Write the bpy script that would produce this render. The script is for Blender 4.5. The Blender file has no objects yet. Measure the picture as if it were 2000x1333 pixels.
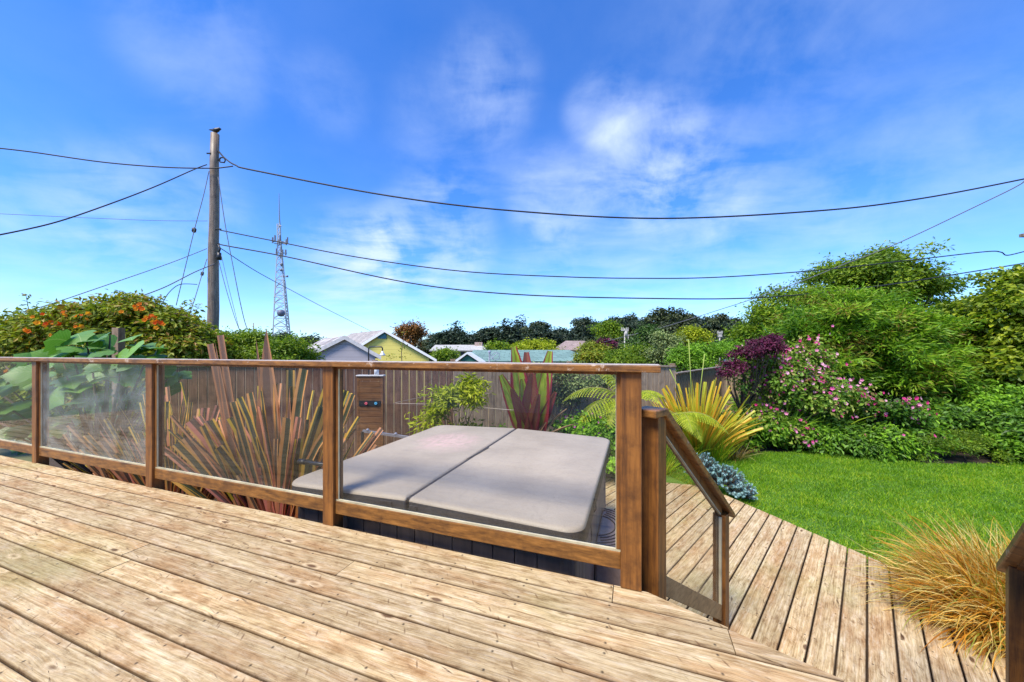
import bpy, math, random
import numpy as np
from mathutils import Vector
R = math.radians
SC = bpy.context.scene
COL = SC.collection
rs = np.random.RandomState

# ------------------------------------------------------------------ camera
F, H, HZ = 690.0, 1.15, 687.0          # focal length in photo pixels, eye height above the deck, horizon row
cam = bpy.data.cameras.new('camera'); camo = bpy.data.objects.new('camera', cam); COL.objects.link(camo)
camo.location = (0, 0, H); camo.rotation_euler = (R(90), 0, 0)
cam.sensor_width = 36; cam.lens = 36*F/2000; cam.shift_y = (HZ-666.5)/2000
cam.clip_start = 0.05; cam.clip_end = 3000
SC.camera = camo
SC.view_settings.view_transform = 'Standard'; SC.view_settings.look = 'None'
SC.view_settings.exposure = 0.8; SC.view_settings.gamma = 1

# ------------------------------------------------------------------ sun and sky
SUN_EL, SUN_DIR = 56, Vector((-0.60, -0.72, 0)).normalized()
sl = bpy.data.lights.new('sun', 'SUN'); sl.energy = 3.7; sl.angle = R(22); sl.color = (1, .93, .80)
slo = bpy.data.objects.new('sun', sl); COL.objects.link(slo)
sv = Vector((SUN_DIR.x*math.cos(R(SUN_EL)), SUN_DIR.y*math.cos(R(SUN_EL)), math.sin(R(SUN_EL))))
slo.rotation_euler = sv.to_track_quat('Z', 'Y').to_euler()

W = bpy.data.worlds.new('World'); SC.world = W; W.use_nodes = True
nt = W.node_tree; nt.nodes.clear()
def N(t, typ, **kw):
    n = t.nodes.new(typ)
    for k, v in kw.items():
        if hasattr(n, k): setattr(n, k, v)
        else: n.inputs[k].default_value = v
    return n
def L(t, a, b): t.links.new(a, b)
def ramp(t, fac, stops, interp='LINEAR'):
    r = t.nodes.new('ShaderNodeValToRGB'); r.color_ramp.interpolation = interp
    e = r.color_ramp.elements
    while len(e) < len(stops): e.new(.5)
    for i, (p, c) in enumerate(stops):
        e[i].position = p
        if not isinstance(c, (tuple, list)): c = (c, c, c)
        e[i].color = tuple(c)+(1,) if len(c) == 3 else c
    if fac is not None: t.links.new(fac, r.inputs[0])
    return r.outputs[0]
def mixc(t, fac, a, b, mode='MIX'):
    m = t.nodes.new('ShaderNodeMix'); m.data_type = 'RGBA'; m.blend_type = mode
    for s, v in ((0, fac), (6, a), (7, b)):
        if isinstance(v, bpy.types.NodeSocket): t.links.new(v, m.inputs[s])
        elif isinstance(v, (int, float)): m.inputs[s].default_value = v if s == 0 else (v, v, v, 1)
        else: m.inputs[s].default_value = tuple(v)+(1,)
    return m.outputs[2]
def math_(t, op, a, b=None, c=None, clamp=False):
    m = t.nodes.new('ShaderNodeMath'); m.operation = op; m.use_clamp = clamp
    for i, v in enumerate((a, b, c)):
        if v is None: continue
        if isinstance(v, bpy.types.NodeSocket): t.links.new(v, m.inputs[i])
        else: m.inputs[i].default_value = v
    return m.outputs[0]
def vmath(t, op, a, b=None):
    m = t.nodes.new('ShaderNodeVectorMath'); m.operation = op
    for i, v in enumerate((a, b)):
        if v is None: continue
        if isinstance(v, bpy.types.NodeSocket): t.links.new(v, m.inputs[i])
        else: m.inputs[i].default_value = v
    return m.outputs[1] if op in ('DOT_PRODUCT', 'LENGTH', 'DISTANCE') else m.outputs[0]

sky = N(nt, 'ShaderNodeTexSky', sky_type='NISHITA', sun_disc=False, sun_elevation=R(SUN_EL), air_density=1.0, dust_density=.3, ozone_density=3.0)
sky.sun_rotation = math.atan2(SUN_DIR.x, SUN_DIR.y)
hs = N(nt, 'ShaderNodeHueSaturation'); hs.inputs['Saturation'].default_value = 1.25; hs.inputs['Value'].default_value = 1.0
hs.inputs['Hue'].default_value = 0.502
L(nt, sky.outputs[0], hs.inputs['Color'])
tc = N(nt, 'ShaderNodeTexCoord'); gen = tc.outputs['Generated']
sep = N(nt, 'ShaderNodeSeparateXYZ'); L(nt, gen, sep.inputs[0])
den = math_(nt, 'ADD', math_(nt, 'MAXIMUM', sep.outputs[2], 0), .12)
cb = N(nt, 'ShaderNodeCombineXYZ')
L(nt, math_(nt, 'DIVIDE', sep.outputs[0], den), cb.inputs[0]); L(nt, math_(nt, 'DIVIDE', sep.outputs[1], den), cb.inputs[1])
def dirof(px, py): return Vector(((px-1000)/F, 1, (HZ-py)/F)).normalized()
mask = None
for px, py, rad, amt in ((1260, 325, 11, 1.0), (1350, 370, 10, .55), (1080, 385, 9, .75), (850, 480, 12, 1.0), (740, 490, 7, .6), (900, 270, 12, .36), (1170, 215, 6, .6), (1420, 190, 20, .22),
                         (1750, 80, 22, .12), (390, 80, 9, .38), (640, 185, 6, .25), (330, 415, 10, .5), (120, 400, 8, .35), (960, 170, 8, .25), (700, 500, 9, .6), (700, 570, 14, .5), (1150, 600, 20, .5), (1500, 500, 14, .45),
                         (130, 560, 12, .3), (1850, 330, 10, .3), (960, 150, 8, .3)):
    d = vmath(nt, 'DOT_PRODUCT', vmath(nt, 'NORMALIZE', gen), tuple(dirof(px, py)))
    mr = N(nt, 'ShaderNodeMapRange', interpolation_type='SMOOTHERSTEP'); L(nt, d, mr.inputs[0])
    mr.inputs[1].default_value = math.cos(R(rad)); mr.inputs[2].default_value = 1.0; mr.inputs[3].default_value = 0; mr.inputs[4].default_value = amt
    mask = mr.outputs[0] if mask is None else math_(nt, 'ADD', mask, mr.outputs[0])
mask = math_(nt, 'MULTIPLY_ADD', mask, .8, .05)
mp = N(nt, 'ShaderNodeMapping'); L(nt, cb.outputs[0], mp.inputs[0]); mp.inputs['Rotation'].default_value = (0, 0, R(35)); mp.inputs['Scale'].default_value = (1, 1.5, 1)
n1 = N(nt, 'ShaderNodeTexNoise', Scale=2.0, Detail=8, Roughness=.55, Distortion=.4); L(nt, mp.outputs[0], n1.inputs['Vector'])
n2 = N(nt, 'ShaderNodeTexNoise', Scale=4.6, Detail=10, Roughness=.60, Distortion=.25); L(nt, gen, n2.inputs['Vector'])
cl = math_(nt, 'MULTIPLY_ADD', n2.outputs[0], .6, math_(nt, 'MULTIPLY', n1.outputs[0], .6))
cl = ramp(nt, cl, [(.49, 0), (.62, .45), (.80, 1)])
cf = math_(nt, 'MULTIPLY', cl, mask, clamp=True)
blue = mixc(nt, 1, hs.outputs[0], (.80, 1.02, 1.40), 'MULTIPLY')
skyc = mixc(nt, math_(nt, 'MULTIPLY', cf, .72), blue, (4.6, 5.3, 6.4))
bg = N(nt, 'ShaderNodeBackground', Strength=.122); L(nt, skyc, bg.inputs[0])
wo = N(nt, 'ShaderNodeOutputWorld'); L(nt, bg.outputs[0], wo.inputs[0])

# ------------------------------------------------------------------ helpers
def P(px, py, z=0.0):
    Y = F*(H-z)/(py-HZ); return Vector(((px-1000)/F*Y, Y, z))
def D(px, py, Y): return Vector(((px-1000)/F*Y, Y, H-(py-HZ)/F*Y))
T = Vector((.9432, -.3320, 0)); NN = Vector((.3320, .9432, 0)); UP = Vector((0, 0, 1))    # along the rail, away from the deck
def Q(q, p, z=0.0): return T*q + NN*p + UP*z
def qx(px, p):
    k = (px-1000)/F; return (k*p*NN.y - p*NN.x)/(T.x - k*T.y)

def tag(o, label=None, cat=None, group=None, kind=None):
    if label: o['label'] = label
    if cat: o['category'] = cat
    if group: o['group'] = group
    if kind: o['kind'] = kind
    return o
def empty(name, loc, label, cat, group=None):
    o = bpy.data.objects.new(name, None); COL.objects.link(o); o.location = loc; o.empty_display_size = .2
    bpy.context.view_layer.update()
    return tag(o, label, cat, group)
def npmesh(name, V, faces, mats, parent=None, rnd=None, uv=None, smooth=False, mi=None):
    """V (n,3); faces list of int arrays (m,k)"""
    V = np.asarray(V, dtype=np.float32)
    if parent is not None: V = V - np.array(parent.matrix_world.translation, dtype=np.float32)
    me = bpy.data.meshes.new(name); me.vertices.add(len(V)); me.vertices.foreach_set('co', V.ravel())
    faces = [np.asarray(f, dtype=np.int32) for f in faces if len(f)]
    loops = np.concatenate([f.ravel() for f in faces]); tot = np.concatenate([np.full(len(f), f.shape[1], np.int32) for f in faces])
    me.loops.add(len(loops)); me.loops.foreach_set('vertex_index', loops)
    me.polygons.add(len(tot)); me.polygons.foreach_set('loop_start', np.concatenate([[0], np.cumsum(tot)[:-1]]).astype(np.int32))
    me.polygons.foreach_set('use_smooth', np.full(len(tot), smooth))
    if mi is not None: me.polygons.foreach_set('material_index', np.asarray(mi, np.int32))
    if rnd is not None:
        a = me.attributes.new('rnd', 'FLOAT', 'POINT'); a.data.foreach_set('value', np.asarray(rnd, np.float32))
    if uv is not None:
        u = me.uv_layers.new(name='uv'); u.data.foreach_set('uv', np.asarray(uv, np.float32)[loops].ravel())
    me.update(calc_edges=True); me.validate()
    for m in (mats if isinstance(mats, (list, tuple)) else [mats]): me.materials.append(m)
    o = bpy.data.objects.new(name, me); COL.objects.link(o)
    if parent is not None: o.parent = parent
    return o
class MB:
    def __init__(s): s.v = []; s.f = []; s.m = []; s.r = []; s.uv = []; s.cur = 0; s.rv = .5
    def add(s, vs, fs, uvs=None):
        b = len(s.v)
        for i, v in enumerate(vs): s.v.append(tuple(v)); s.r.append(s.rv); s.uv.append(uvs[i] if uvs else (0, 0))
        for f in fs: s.f.append(tuple(b+i for i in f)); s.m.append(s.cur)
    def box(s, o, a, b, c):      # corner, three edge vectors
        o, a, b, c = map(Vector, (o, a, b, c))
        vs = [o, o+a, o+a+b, o+b, o+c, o+a+c, o+a+b+c, o+b+c]
        if a.cross(b).dot(c) < 0: vs = [vs[i] for i in (3, 2, 1, 0, 7, 6, 5, 4)]
        la, lb, lc = a.length, b.length, c.length
        s.add(vs, [(3, 2, 1, 0), (4, 5, 6, 7), (0, 1, 5, 4), (1, 2, 6, 5), (2, 3, 7, 6), (3, 0, 4, 7)])
    def cbox(s, x0, x1, y0, y1, z0, z1): s.box((x0, y0, z0), (x1-x0, 0, 0), (0, y1-y0, 0), (0, 0, z1-z0))
    def qbox(s, q0, q1, p0, p1, z0, z1): s.box(Q(q0, p0, z0), T*(q1-q0), NN*(p1-p0), UP*(z1-z0))
    def prism(s, pts, vec):      # polygon points, extrude vector
        n = len(pts); pts = [Vector(p) for p in pts]; vec = Vector(vec)
        s.add(pts+[p+vec for p in pts], [tuple(range(n)), tuple(range(2*n-1, n-1, -1))]+[(i, i+n, (i+1) % n+n, (i+1) % n) for i in range(n)])
    def tube(s, pts, r, k=8, cap=True):
        pts = [Vector(p) for p in pts]; rr = r if isinstance(r, (list, tuple)) else [r]*len(pts)
        vs = []; fs = []; prev = None
        for i, p in enumerate(pts):
            d = (pts[min(i+1, len(pts)-1)]-pts[max(i-1, 0)]).normalized()
            if prev is None: x = d.orthogonal().normalized()
            else:
                x = prev - d*prev.dot(d); x = x.normalized() if x.length > 1e-6 else d.orthogonal().normalized()
            prev = x; y = d.cross(x)
            for j in range(k):
                a = 2*math.pi*j/k; vs.append(p+(x*math.cos(a)+y*math.sin(a))*rr[i])
        for i in range(len(pts)-1):
            for j in range(k): fs.append((i*k+j, i*k+(j+1) % k, (i+1)*k+(j+1) % k, (i+1)*k+j))
        if cap: fs.append(tuple(range(k))[::-1]); fs.append(tuple((len(pts)-1)*k+j for j in range(k)))
        s.add(vs, fs)
    def ball(s, c, rx, ry=None, rz=None, k=12, m=8):
        ry = ry or rx; rz = rz or rx; c = Vector(c); vs = [c+Vector((0, 0, -rz))]; fs = []
        for i in range(1, m):
            t = math.pi*i/m
            for j in range(k):
                a = 2*math.pi*j/k; vs.append(c+Vector((rx*math.sin(t)*math.cos(a), ry*math.sin(t)*math.sin(a), -rz*math.cos(t))))
        vs.append(c+Vector((0, 0, rz)))
        for j in range(k):
            fs.append((0, 1+(j+1) % k, 1+j)); fs.append((len(vs)-1, 1+(m-2)*k+j, 1+(m-2)*k+(j+1) % k))
            for i in range(m-2): fs.append((1+i*k+j, 1+i*k+(j+1) % k, 1+(i+1)*k+(j+1) % k, 1+(i+1)*k+j))
        s.add(vs, fs)
    def build(s, name, mats, parent=None, smooth=False, bevel=0):
        off = Vector(parent.matrix_world.translation) if parent is not None else Vector((0, 0, 0))
        me = bpy.data.meshes.new(name); me.from_pydata([Vector(v)-off for v in s.v], [], s.f)
        for m in (mats if isinstance(mats, (list, tuple)) else [mats]): me.materials.append(m)
        me.polygons.foreach_set('material_index', s.m)
        me.polygons.foreach_set('use_smooth', [smooth]*len(s.f))
        a = me.attributes.new('rnd', 'FLOAT', 'POINT'); a.data.foreach_set('value', s.r)
        u = me.uv_layers.new(name='uv')
        li = np.zeros(len(me.loops), np.int32); me.loops.foreach_get('vertex_index', li)
        u.data.foreach_set('uv', np.array(s.uv, np.float32)[li].ravel())
        me.update()
        o = bpy.data.objects.new(name, me); COL.objects.link(o)
        if parent is not None: o.parent = parent
        if bevel:
            b = o.modifiers.new('bevel', 'BEVEL'); b.width = bevel; b.segments = 2; b.limit_method = 'ANGLE'
        return o

# ------------------------------------------------------------------ materials
def newmat(name):
    m = bpy.data.materials.new(name); m.use_nodes = True; t = m.node_tree; t.nodes.clear()
    o = t.nodes.new('ShaderNodeOutputMaterial'); b = t.nodes.new('ShaderNodeBsdfPrincipled'); t.links.new(b.outputs[0], o.inputs[0])
    return m, t, b, o
def bump(t, b, h, s=.3, d=.01):
    n = N(t, 'ShaderNodeBump', Strength=s, Distance=d); L(t, h, n.inputs['Height']); L(t, n.outputs[0], b.inputs['Normal'])
def plain(name, col, rough=.6, metal=0, var=.15, scale=8, bs=.15, stretch=(1, 1, 1), col2=None):
    m, t, b, o = newmat(name)
    tc = N(t, 'ShaderNodeTexCoord'); mp = N(t, 'ShaderNodeMapping'); L(t, tc.outputs['Object'], mp.inputs[0]); mp.inputs['Scale'].default_value = stretch
    n = N(t, 'ShaderNodeTexNoise', Scale=scale, Detail=5, Roughness=.6); L(t, mp.outputs[0], n.inputs['Vector'])
    c2 = col2 or tuple(c*(1-var*2) for c in col)
    c = ramp(t, n.outputs[0], [(.3, c2), (.65, col)])
    L(t, c, b.inputs['Base Color']); b.inputs['Roughness'].default_value = rough; b.inputs['Metallic'].default_value = metal
    if bs: bump(t, b, n.outputs[0], bs)
    return m
def leafmat(name, cols, trans=.3, rough=.5, nscale=1.2, namt=.35, spec=.35, gain=(2.05, 1.75, 1.1)):
    m, t, b, o = newmat(name)
    a = N(t, 'ShaderNodeAttribute', attribute_name='rnd')
    tc = N(t, 'ShaderNodeTexCoord'); n = N(t, 'ShaderNodeTexNoise', Scale=nscale, Detail=3); L(t, tc.outputs['Object'], n.inputs['Vector'])
    f = math_(t, 'ADD', a.outputs['Fac'], math_(t, 'MULTIPLY', math_(t, 'SUBTRACT', n.outputs[0], .5), namt*2), clamp=True)
    cols = [tuple(min(1, x*g) for x, g in zip(q, gain)) for q in cols]; k = len(cols); c = ramp(t, f, [((i+.3)/(k-.4), q) for i, q in enumerate(cols)])
    L(t, c, b.inputs['Base Color']); b.inputs['Roughness'].default_value = rough; b.inputs['Specular IOR Level'].default_value = spec
    tr = t.nodes.new('ShaderNodeBsdfTranslucent'); L(t, mixc(t, 1, c, (1.0, 1.15, .6), 'MULTIPLY'), tr.inputs[0])
    ms = t.nodes.new('ShaderNodeMixShader'); ms.inputs[0].default_value = trans
    L(t, b.outputs[0], ms.inputs[1]); L(t, tr.outputs[0], ms.inputs[2]); L(t, ms.outputs[0], o.inputs[0])
    return m
def bladestripe(name, mid, edge, edge2, base, trans=.3, ew=.62):
    """strap leaves: dark middle, coloured margins that change from root to tip"""
    m, t, b, o = newmat(name)
    uv = N(t, 'ShaderNodeUVMap', uv_map='uv'); s = N(t, 'ShaderNodeSeparateXYZ'); L(t, uv.outputs[0], s.inputs[0])
    a = N(t, 'ShaderNodeAttribute', attribute_name='rnd')
    v = math_(t, 'ABSOLUTE', math_(t, 'SUBTRACT', math_(t, 'MULTIPLY', s.outputs[1], 2), 1))
    st = ramp(t, v, [(ew-.04, 0), (ew+.04, 1)])
    e = mixc(t, a.outputs['Fac'], edge, edge2)
    e = mixc(t, ramp(t, s.outputs[0], [(.2, 0), (.75, 1)]), base, e)
    n = N(t, 'ShaderNodeTexNoise', Scale=30, Detail=3); L(t, uv.outputs[0], n.inputs['Vector'])
    mid2 = mixc(t, n.outputs[0], mid, tuple(c*1.8 for c in mid))
    mid3 = mixc(t, ramp(t, s.outputs[0], [(.15, 0), (.55, 1)]), tuple((x*.7+y*.3) for x, y in zip(base, mid)), mid2)
    c = mixc(t, st, mid3, e)
    L(t, c, b.inputs['Base Color']); b.inputs['Roughness'].default_value = .45
    tr = t.nodes.new('ShaderNodeBsdfTranslucent'); L(t, c, tr.inputs[0])
    ms = t.nodes.new('ShaderNodeMixShader'); ms.inputs[0].default_value = trans
    L(t, b.outputs[0], ms.inputs[1]); L(t, tr.outputs[0], ms.inputs[2]); L(t, ms.outputs[0], o.inputs[0])
    return m

def deckmat():
    m, t, b, o = newmat('weathered_deck_wood')
    uv = N(t, 'ShaderNodeUVMap', uv_map='uv'); s = N(t, 'ShaderNodeSeparateXYZ'); L(t, uv.outputs[0], s.inputs[0])
    U, V = s.outputs[0], s.outputs[1]          # metres along the board, metres across (0 = middle)
    a = N(t, 'ShaderNodeAttribute', attribute_name='rnd'); r = a.outputs['Fac']
    off = math_(t, 'MULTIPLY', r, 53.0)
    def vec(x, y, z=None):
        c = N(t, 'ShaderNodeCombineXYZ'); L(t, x, c.inputs[0]); L(t, y, c.inputs[1])
        if z is not None: L(t, z, c.inputs[2])
        return c.outputs[0]
    uo = math_(t, 'ADD', U, off)
    wob = N(t, 'ShaderNodeTexNoise', Scale=1.0, Detail=2); L(t, vec(math_(t, 'MULTIPLY', uo, 1.6), math_(t, 'MULTIPLY', V, 5)), wob.inputs['Vector'])
    # knots
    kv = vec(math_(t, 'MULTIPLY', uo, 3.0), math_(t, 'MULTIPLY', V, 9.0), off)
    vo = N(t, 'ShaderNodeTexVoronoi', Scale=1.0, Randomness=1); L(t, kv, vo.inputs['Vector'])
    kd = vo.outputs['Distance']
    near = ramp(t, kd, [(.03, 1), (.45, 0)], 'EASE')
    vv = math_(t, 'ADD', math_(t, 'ADD', V, math_(t, 'MULTIPLY', wob.outputs[0], .022)), math_(t, 'MULTIPLY', near, .014))
    g1 = N(t, 'ShaderNodeTexNoise', Scale=1.0, Detail=5, Roughness=.65); L(t, vec(math_(t, 'MULTIPLY', uo, 1.8), math_(t, 'MULTIPLY', vv, 105), off), g1.inputs['Vector'])
    g2 = N(t, 'ShaderNodeTexNoise', Scale=1.0, Detail=6, Roughness=.7); L(t, vec(math_(t, 'MULTIPLY', uo, 9), math_(t, 'MULTIPLY', vv, 330), off), g2.inputs['Vector'])
    big = N(t, 'ShaderNodeTexNoise', Scale=1.0, Detail=4, Roughness=.6); L(t, vec(math_(t, 'MULTIPLY', uo, 1.7), math_(t, 'MULTIPLY', V, 9), off), big.inputs['Vector'])
    blot = N(t, 'ShaderNodeTexNoise', Scale=1.0, Detail=5, Roughness=.72, Distortion=.3); L(t, vec(math_(t, 'MULTIPLY', uo, 7), math_(t, 'MULTIPLY', vv, 48), off), blot.inputs['Vector'])
    c = ramp(t, g1.outputs[0], [(.30, (.25, .160, .072)), (.45, (.44, .325, .175)), (.60, (.57, .445, .265)), (.78, (.68, .57, .385))])
    c = mixc(t, ramp(t, big.outputs[0], [(.46, 0), (.64, .7)]), c, (.38, .215, .095))                       # worn brown areas
    c = mixc(t, ramp(t, blot.outputs[0], [(.50, 0), (.70, .62)]), c, (.66, .56, .42))                         # bleached flecks
    c = mixc(t, math_(t, 'MULTIPLY', ramp(t, blot.outputs[0], [(.33, 1), (.45, 0)]), .6), c, (.17, .09, .04))
    c = mixc(t, .7, c, ramp(t, g2.outputs[0], [(.3, .45), (.52, 1.0), (.8, 1.25)]), 'MULTIPLY')
    # greenish algae on a few boards
    alg = N(t, 'ShaderNodeTexNoise', Scale=.9, Detail=4); tcx = N(t, 'ShaderNodeTexCoord'); L(t, tcx.outputs['Object'], alg.inputs['Vector'])
    c = mixc(t, math_(t, 'MULTIPLY', ramp(t, alg.outputs[0], [(.56, 0), (.7, 1)]), .35), c, (.26, .27, .09))
    # per board tone
    c = mixc(t, 1, c, ramp(t, r, [(0, (.84, .82, .80)), (.5, (1, 1, 1)), (1, (1.10, 1.05, .98))]), 'MULTIPLY')
    # knot core, ring and split marks
    core = ramp(t, kd, [(.065, 1), (.11, 0)]); ring = ramp(t, kd, [(.10, 0), (.15, 1), (.22, 0)])
    vis = ramp(t, vo.outputs['Color'], [(.30, 0), (.34, 1)])
    c = mixc(t, math_(t, 'MULTIPLY', math_(t, 'MULTIPLY', ring, vis), .6), c, (.62, .48, .3))
    c = mixc(t, math_(t, 'MULTIPLY', math_(t, 'MULTIPLY', core, vis), .85), c, (.085, .035, .015))
    ck = N(t, 'ShaderNodeTexNoise', Scale=1.0, Detail=3, Roughness=.55)                                          # checks / splits, oblique to the grain
    L(t, vec(math_(t, 'MULTIPLY', math_(t, 'ADD', uo, math_(t, 'MULTIPLY', V, -2.2)), 6), math_(t, 'MULTIPLY', math_(t, 'ADD', V, math_(t, 'MULTIPLY', uo, .22)), 75), off), ck.inputs['Vector'])
    crk = math_(t, 'MULTIPLY', ramp(t, ck.outputs[0], [(.31, 1), (.355, 0)]), ramp(t, kd, [(.18, 1), (.5, .18)]))
    c = mixc(t, math_(t, 'MULTIPLY', crk, .9), c, (.07, .035, .015))
    # torn grain: short oblique dark slivers
    sx_ = math_(t, 'MULTIPLY', math_(t, 'ADD', math_(t, 'MULTIPLY', uo, .80), math_(t, 'MULTIPLY', V, .60)), 52)
    sy_ = math_(t, 'MULTIPLY', math_(t, 'SUBTRACT', math_(t, 'MULTIPLY', V, .80), math_(t, 'MULTIPLY', uo, .60)), 11)
    tv = N(t, 'ShaderNodeTexVoronoi', Scale=1.0, Randomness=1); L(t, vec(sx_, sy_, off), tv.inputs['Vector'])
    ts = math_(t, 'MULTIPLY', ramp(t, tv.outputs['Distance'], [(.10, 1), (.26, 0)]), ramp(t, tv.outputs['Color'], [(.72, 0), (.74, 1)]))
    c = mixc(t, math_(t, 'MULTIPLY', ts, .7), c, (.13, .07, .03))
    mo = N(t, 'ShaderNodeTexNoise', Scale=1.0, Detail=5, Roughness=.7); L(t, vec(math_(t, 'MULTIPLY', uo, 11), math_(t, 'MULTIPLY', V, 24), off), mo.inputs['Vector'])
    c = mixc(t, .8, c, ramp(t, mo.outputs[0], [(.32, (.70, .60, .46)), (.48, (1.06, 1.04, .99)), (.66, (1.26, 1.26, 1.20))]), 'MULTIPLY')
    # screws, two per joist
    du = math_(t, 'ABSOLUTE', math_(t, 'SUBTRACT', math_(t, 'FRACT', math_(t, 'DIVIDE', math_(t, 'ADD', U, 60), .406)), .5))
    du = math_(t, 'MULTIPLY', du, .406)
    dv = math_(t, 'SUBTRACT', math_(t, 'ABSOLUTE', V), .042)
    dd = math_(t, 'SQRT', math_(t, 'ADD', math_(t, 'MULTIPLY', du, du), math_(t, 'MULTIPLY', dv, dv)))
    scr = ramp(t, dd, [(.0032, 1), (.0048, 0)])
    c = mixc(t, scr, c, (.02, .014, .01))
    # shade of the gaps, painted dark onto board edges and sides
    ed = ramp(t, math_(t, 'ABSOLUTE', V), [(.0590, 0), (.0625, .6), (.0638, .97)])
    c = mixc(t, ed, c, (.06, .028, .012))
    L(t, c, b.inputs['Base Color']); b.inputs['Roughness'].default_value = .8; b.inputs['Specular IOR Level'].default_value = .25
    hgt = math_(t, 'SUBTRACT', math_(t, 'ADD', math_(t, 'MULTIPLY', g2.outputs[0], .5), g1.outputs[0]), math_(t, 'ADD', math_(t, 'MULTIPLY', crk, .8), math_(t, 'MULTIPLY', scr, 1.0)))
    bump(t, b, hgt, .55, .004)
    return m
def railmat(name, dark=(.055, .020, .007), mid=(.20, .076, .015), light=(.34, .138, .028), worn=0.0, axis='z'):
    m, t, b, o = newmat(name)
    tc = N(t, 'ShaderNodeTexCoord'); mp = N(t, 'ShaderNodeMapping'); L(t, tc.outputs['Object'], mp.inputs[0])
    mp.inputs['Scale'].default_value = (35, 35, 2.2) if axis == 'z' else (2.2, 20, 45)
    if axis != 'z': mp.inputs['Rotation'].default_value = (0, 0, math.atan2(.332, .9432))
    g = N(t, 'ShaderNodeTexNoise', Scale=1, Detail=6, Roughness=.7); L(t, mp.outputs[0], g.inputs['Vector'])
    bl = N(t, 'ShaderNodeTexNoise', Scale=7, Detail=5, Roughness=.65); L(t, tc.outputs['Object'], bl.inputs['Vector'])
    c = ramp(t, g.outputs[0], [(.3, dark), (.5, mid), (.72, light)])
    c = mixc(t, ramp(t, bl.outputs[0], [(.5, 0), (.72, .75)]), c, dark)
    if worn:
        w = N(t, 'ShaderNodeTexNoise', Scale=9, Detail=6, Roughness=.75); L(t, tc.outputs['Object'], w.inputs['Vector'])
        c = mixc(t, ramp(t, w.outputs[0], [(worn, 0), (worn+.05, .9)]), c, (.50, .37, .27))
    L(t, c, b.inputs['Base Color']); b.inputs['Roughness'].default_value = .5; bump(t, b, g.outputs[0], .3, .003)
    return m
def glassmat(name, dirt=0.0, tint=(.93, .96, .95), refl=1.0):
    m, t, b, o = newmat(name); t.nodes.remove(b)
    tr = t.nodes.new('ShaderNodeBsdfTransparent'); tr.inputs[0].default_value = tuple(tint)+(1,)
    gl = t.nodes.new('ShaderNodeBsdfGlossy'); gl.inputs['Roughness'].default_value = .01; gl.inputs[0].default_value = (1, 1, 1, 1)
    ge = t.nodes.new('ShaderNodeNewGeometry'); co = math_(t, 'ABSOLUTE', vmath(t, 'DOT_PRODUCT', ge.outputs['Incoming'], ge.outputs['Normal']))
    fres = math_(t, 'MULTIPLY_ADD', math_(t, 'POWER', math_(t, 'SUBTRACT', 1, co, clamp=True), 5), .95, .045)
    ms = t.nodes.new('ShaderNodeMixShader'); L(t, math_(t, 'MULTIPLY', fres, refl, clamp=True), ms.inputs[0]); L(t, tr.outputs[0], ms.inputs[1]); L(t, gl.outputs[0], ms.inputs[2])
    tc = N(t, 'ShaderNodeTexCoord'); mp = N(t, 'ShaderNodeMapping'); L(t, tc.outputs['Object'], mp.inputs[0]); mp.inputs['Scale'].default_value = (1.4, 1.4, 2.4); mp.inputs['Rotation'].default_value = (0, R(25), 0)
    n = N(t, 'ShaderNodeTexNoise', Scale=1.6, Detail=8, Roughness=.6, Distortion=.7); L(t, mp.outputs[0], n.inputs['Vector'])
    n3 = N(t, 'ShaderNodeTexNoise', Scale=160, Detail=2); L(t, tc.outputs['Object'], n3.inputs['Vector'])
    df = t.nodes.new('ShaderNodeBsdfDiffuse'); df.inputs[0].default_value = (.72, .80, .82, 1)
    fac = math_(t, 'MULTIPLY_ADD', ramp(t, n.outputs[0], [(.38, 0), (.75, 1)]), dirt, math_(t, 'MULTIPLY', ramp(t, n3.outputs[0], [(.70, 0), (.76, 1)]), .02))
    m2 = t.nodes.new('ShaderNodeMixShader'); L(t, fac, m2.inputs[0]); L(t, ms.outputs[0], m2.inputs[1]); L(t, df.outputs[0], m2.inputs[2])
    L(t, m2.outputs[0], o.inputs[0]); return m

DECK = deckmat()
RAIL = railmat('stained_redwood_post'); RAILX = railmat('stained_redwood_beam', axis='x', mid=(.20, .084, .017), light=(.35, .155, .036)); CAPS = railmat('stained_redwood_cap', axis='x', worn=.60, mid=(.25, .105, .022), light=(.38, .17, .04))
CAPTOP = plain('worn_skylit_cap_top', (.60, .50, .42), .6, var=.25, scale=14, stretch=(1, 6, 1))  # weathered wood tone, with glancing sky reflection painted in as extra paleness
RAILOLD = railmat('greyed_rail_wood', dark=(.14, .085, .035), mid=(.30, .19, .08), light=(.42, .29, .14), axis='x')
SEAL = plain('silicone_glazing_bead', (.56, .50, .33), .5, var=.2)
GLASS = glassmat('clear_glass', .012, (.95, .955, .95), .6); GLASSD = glassmat('dirty_glass', .13, (.93, .95, .95), .9)

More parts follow.
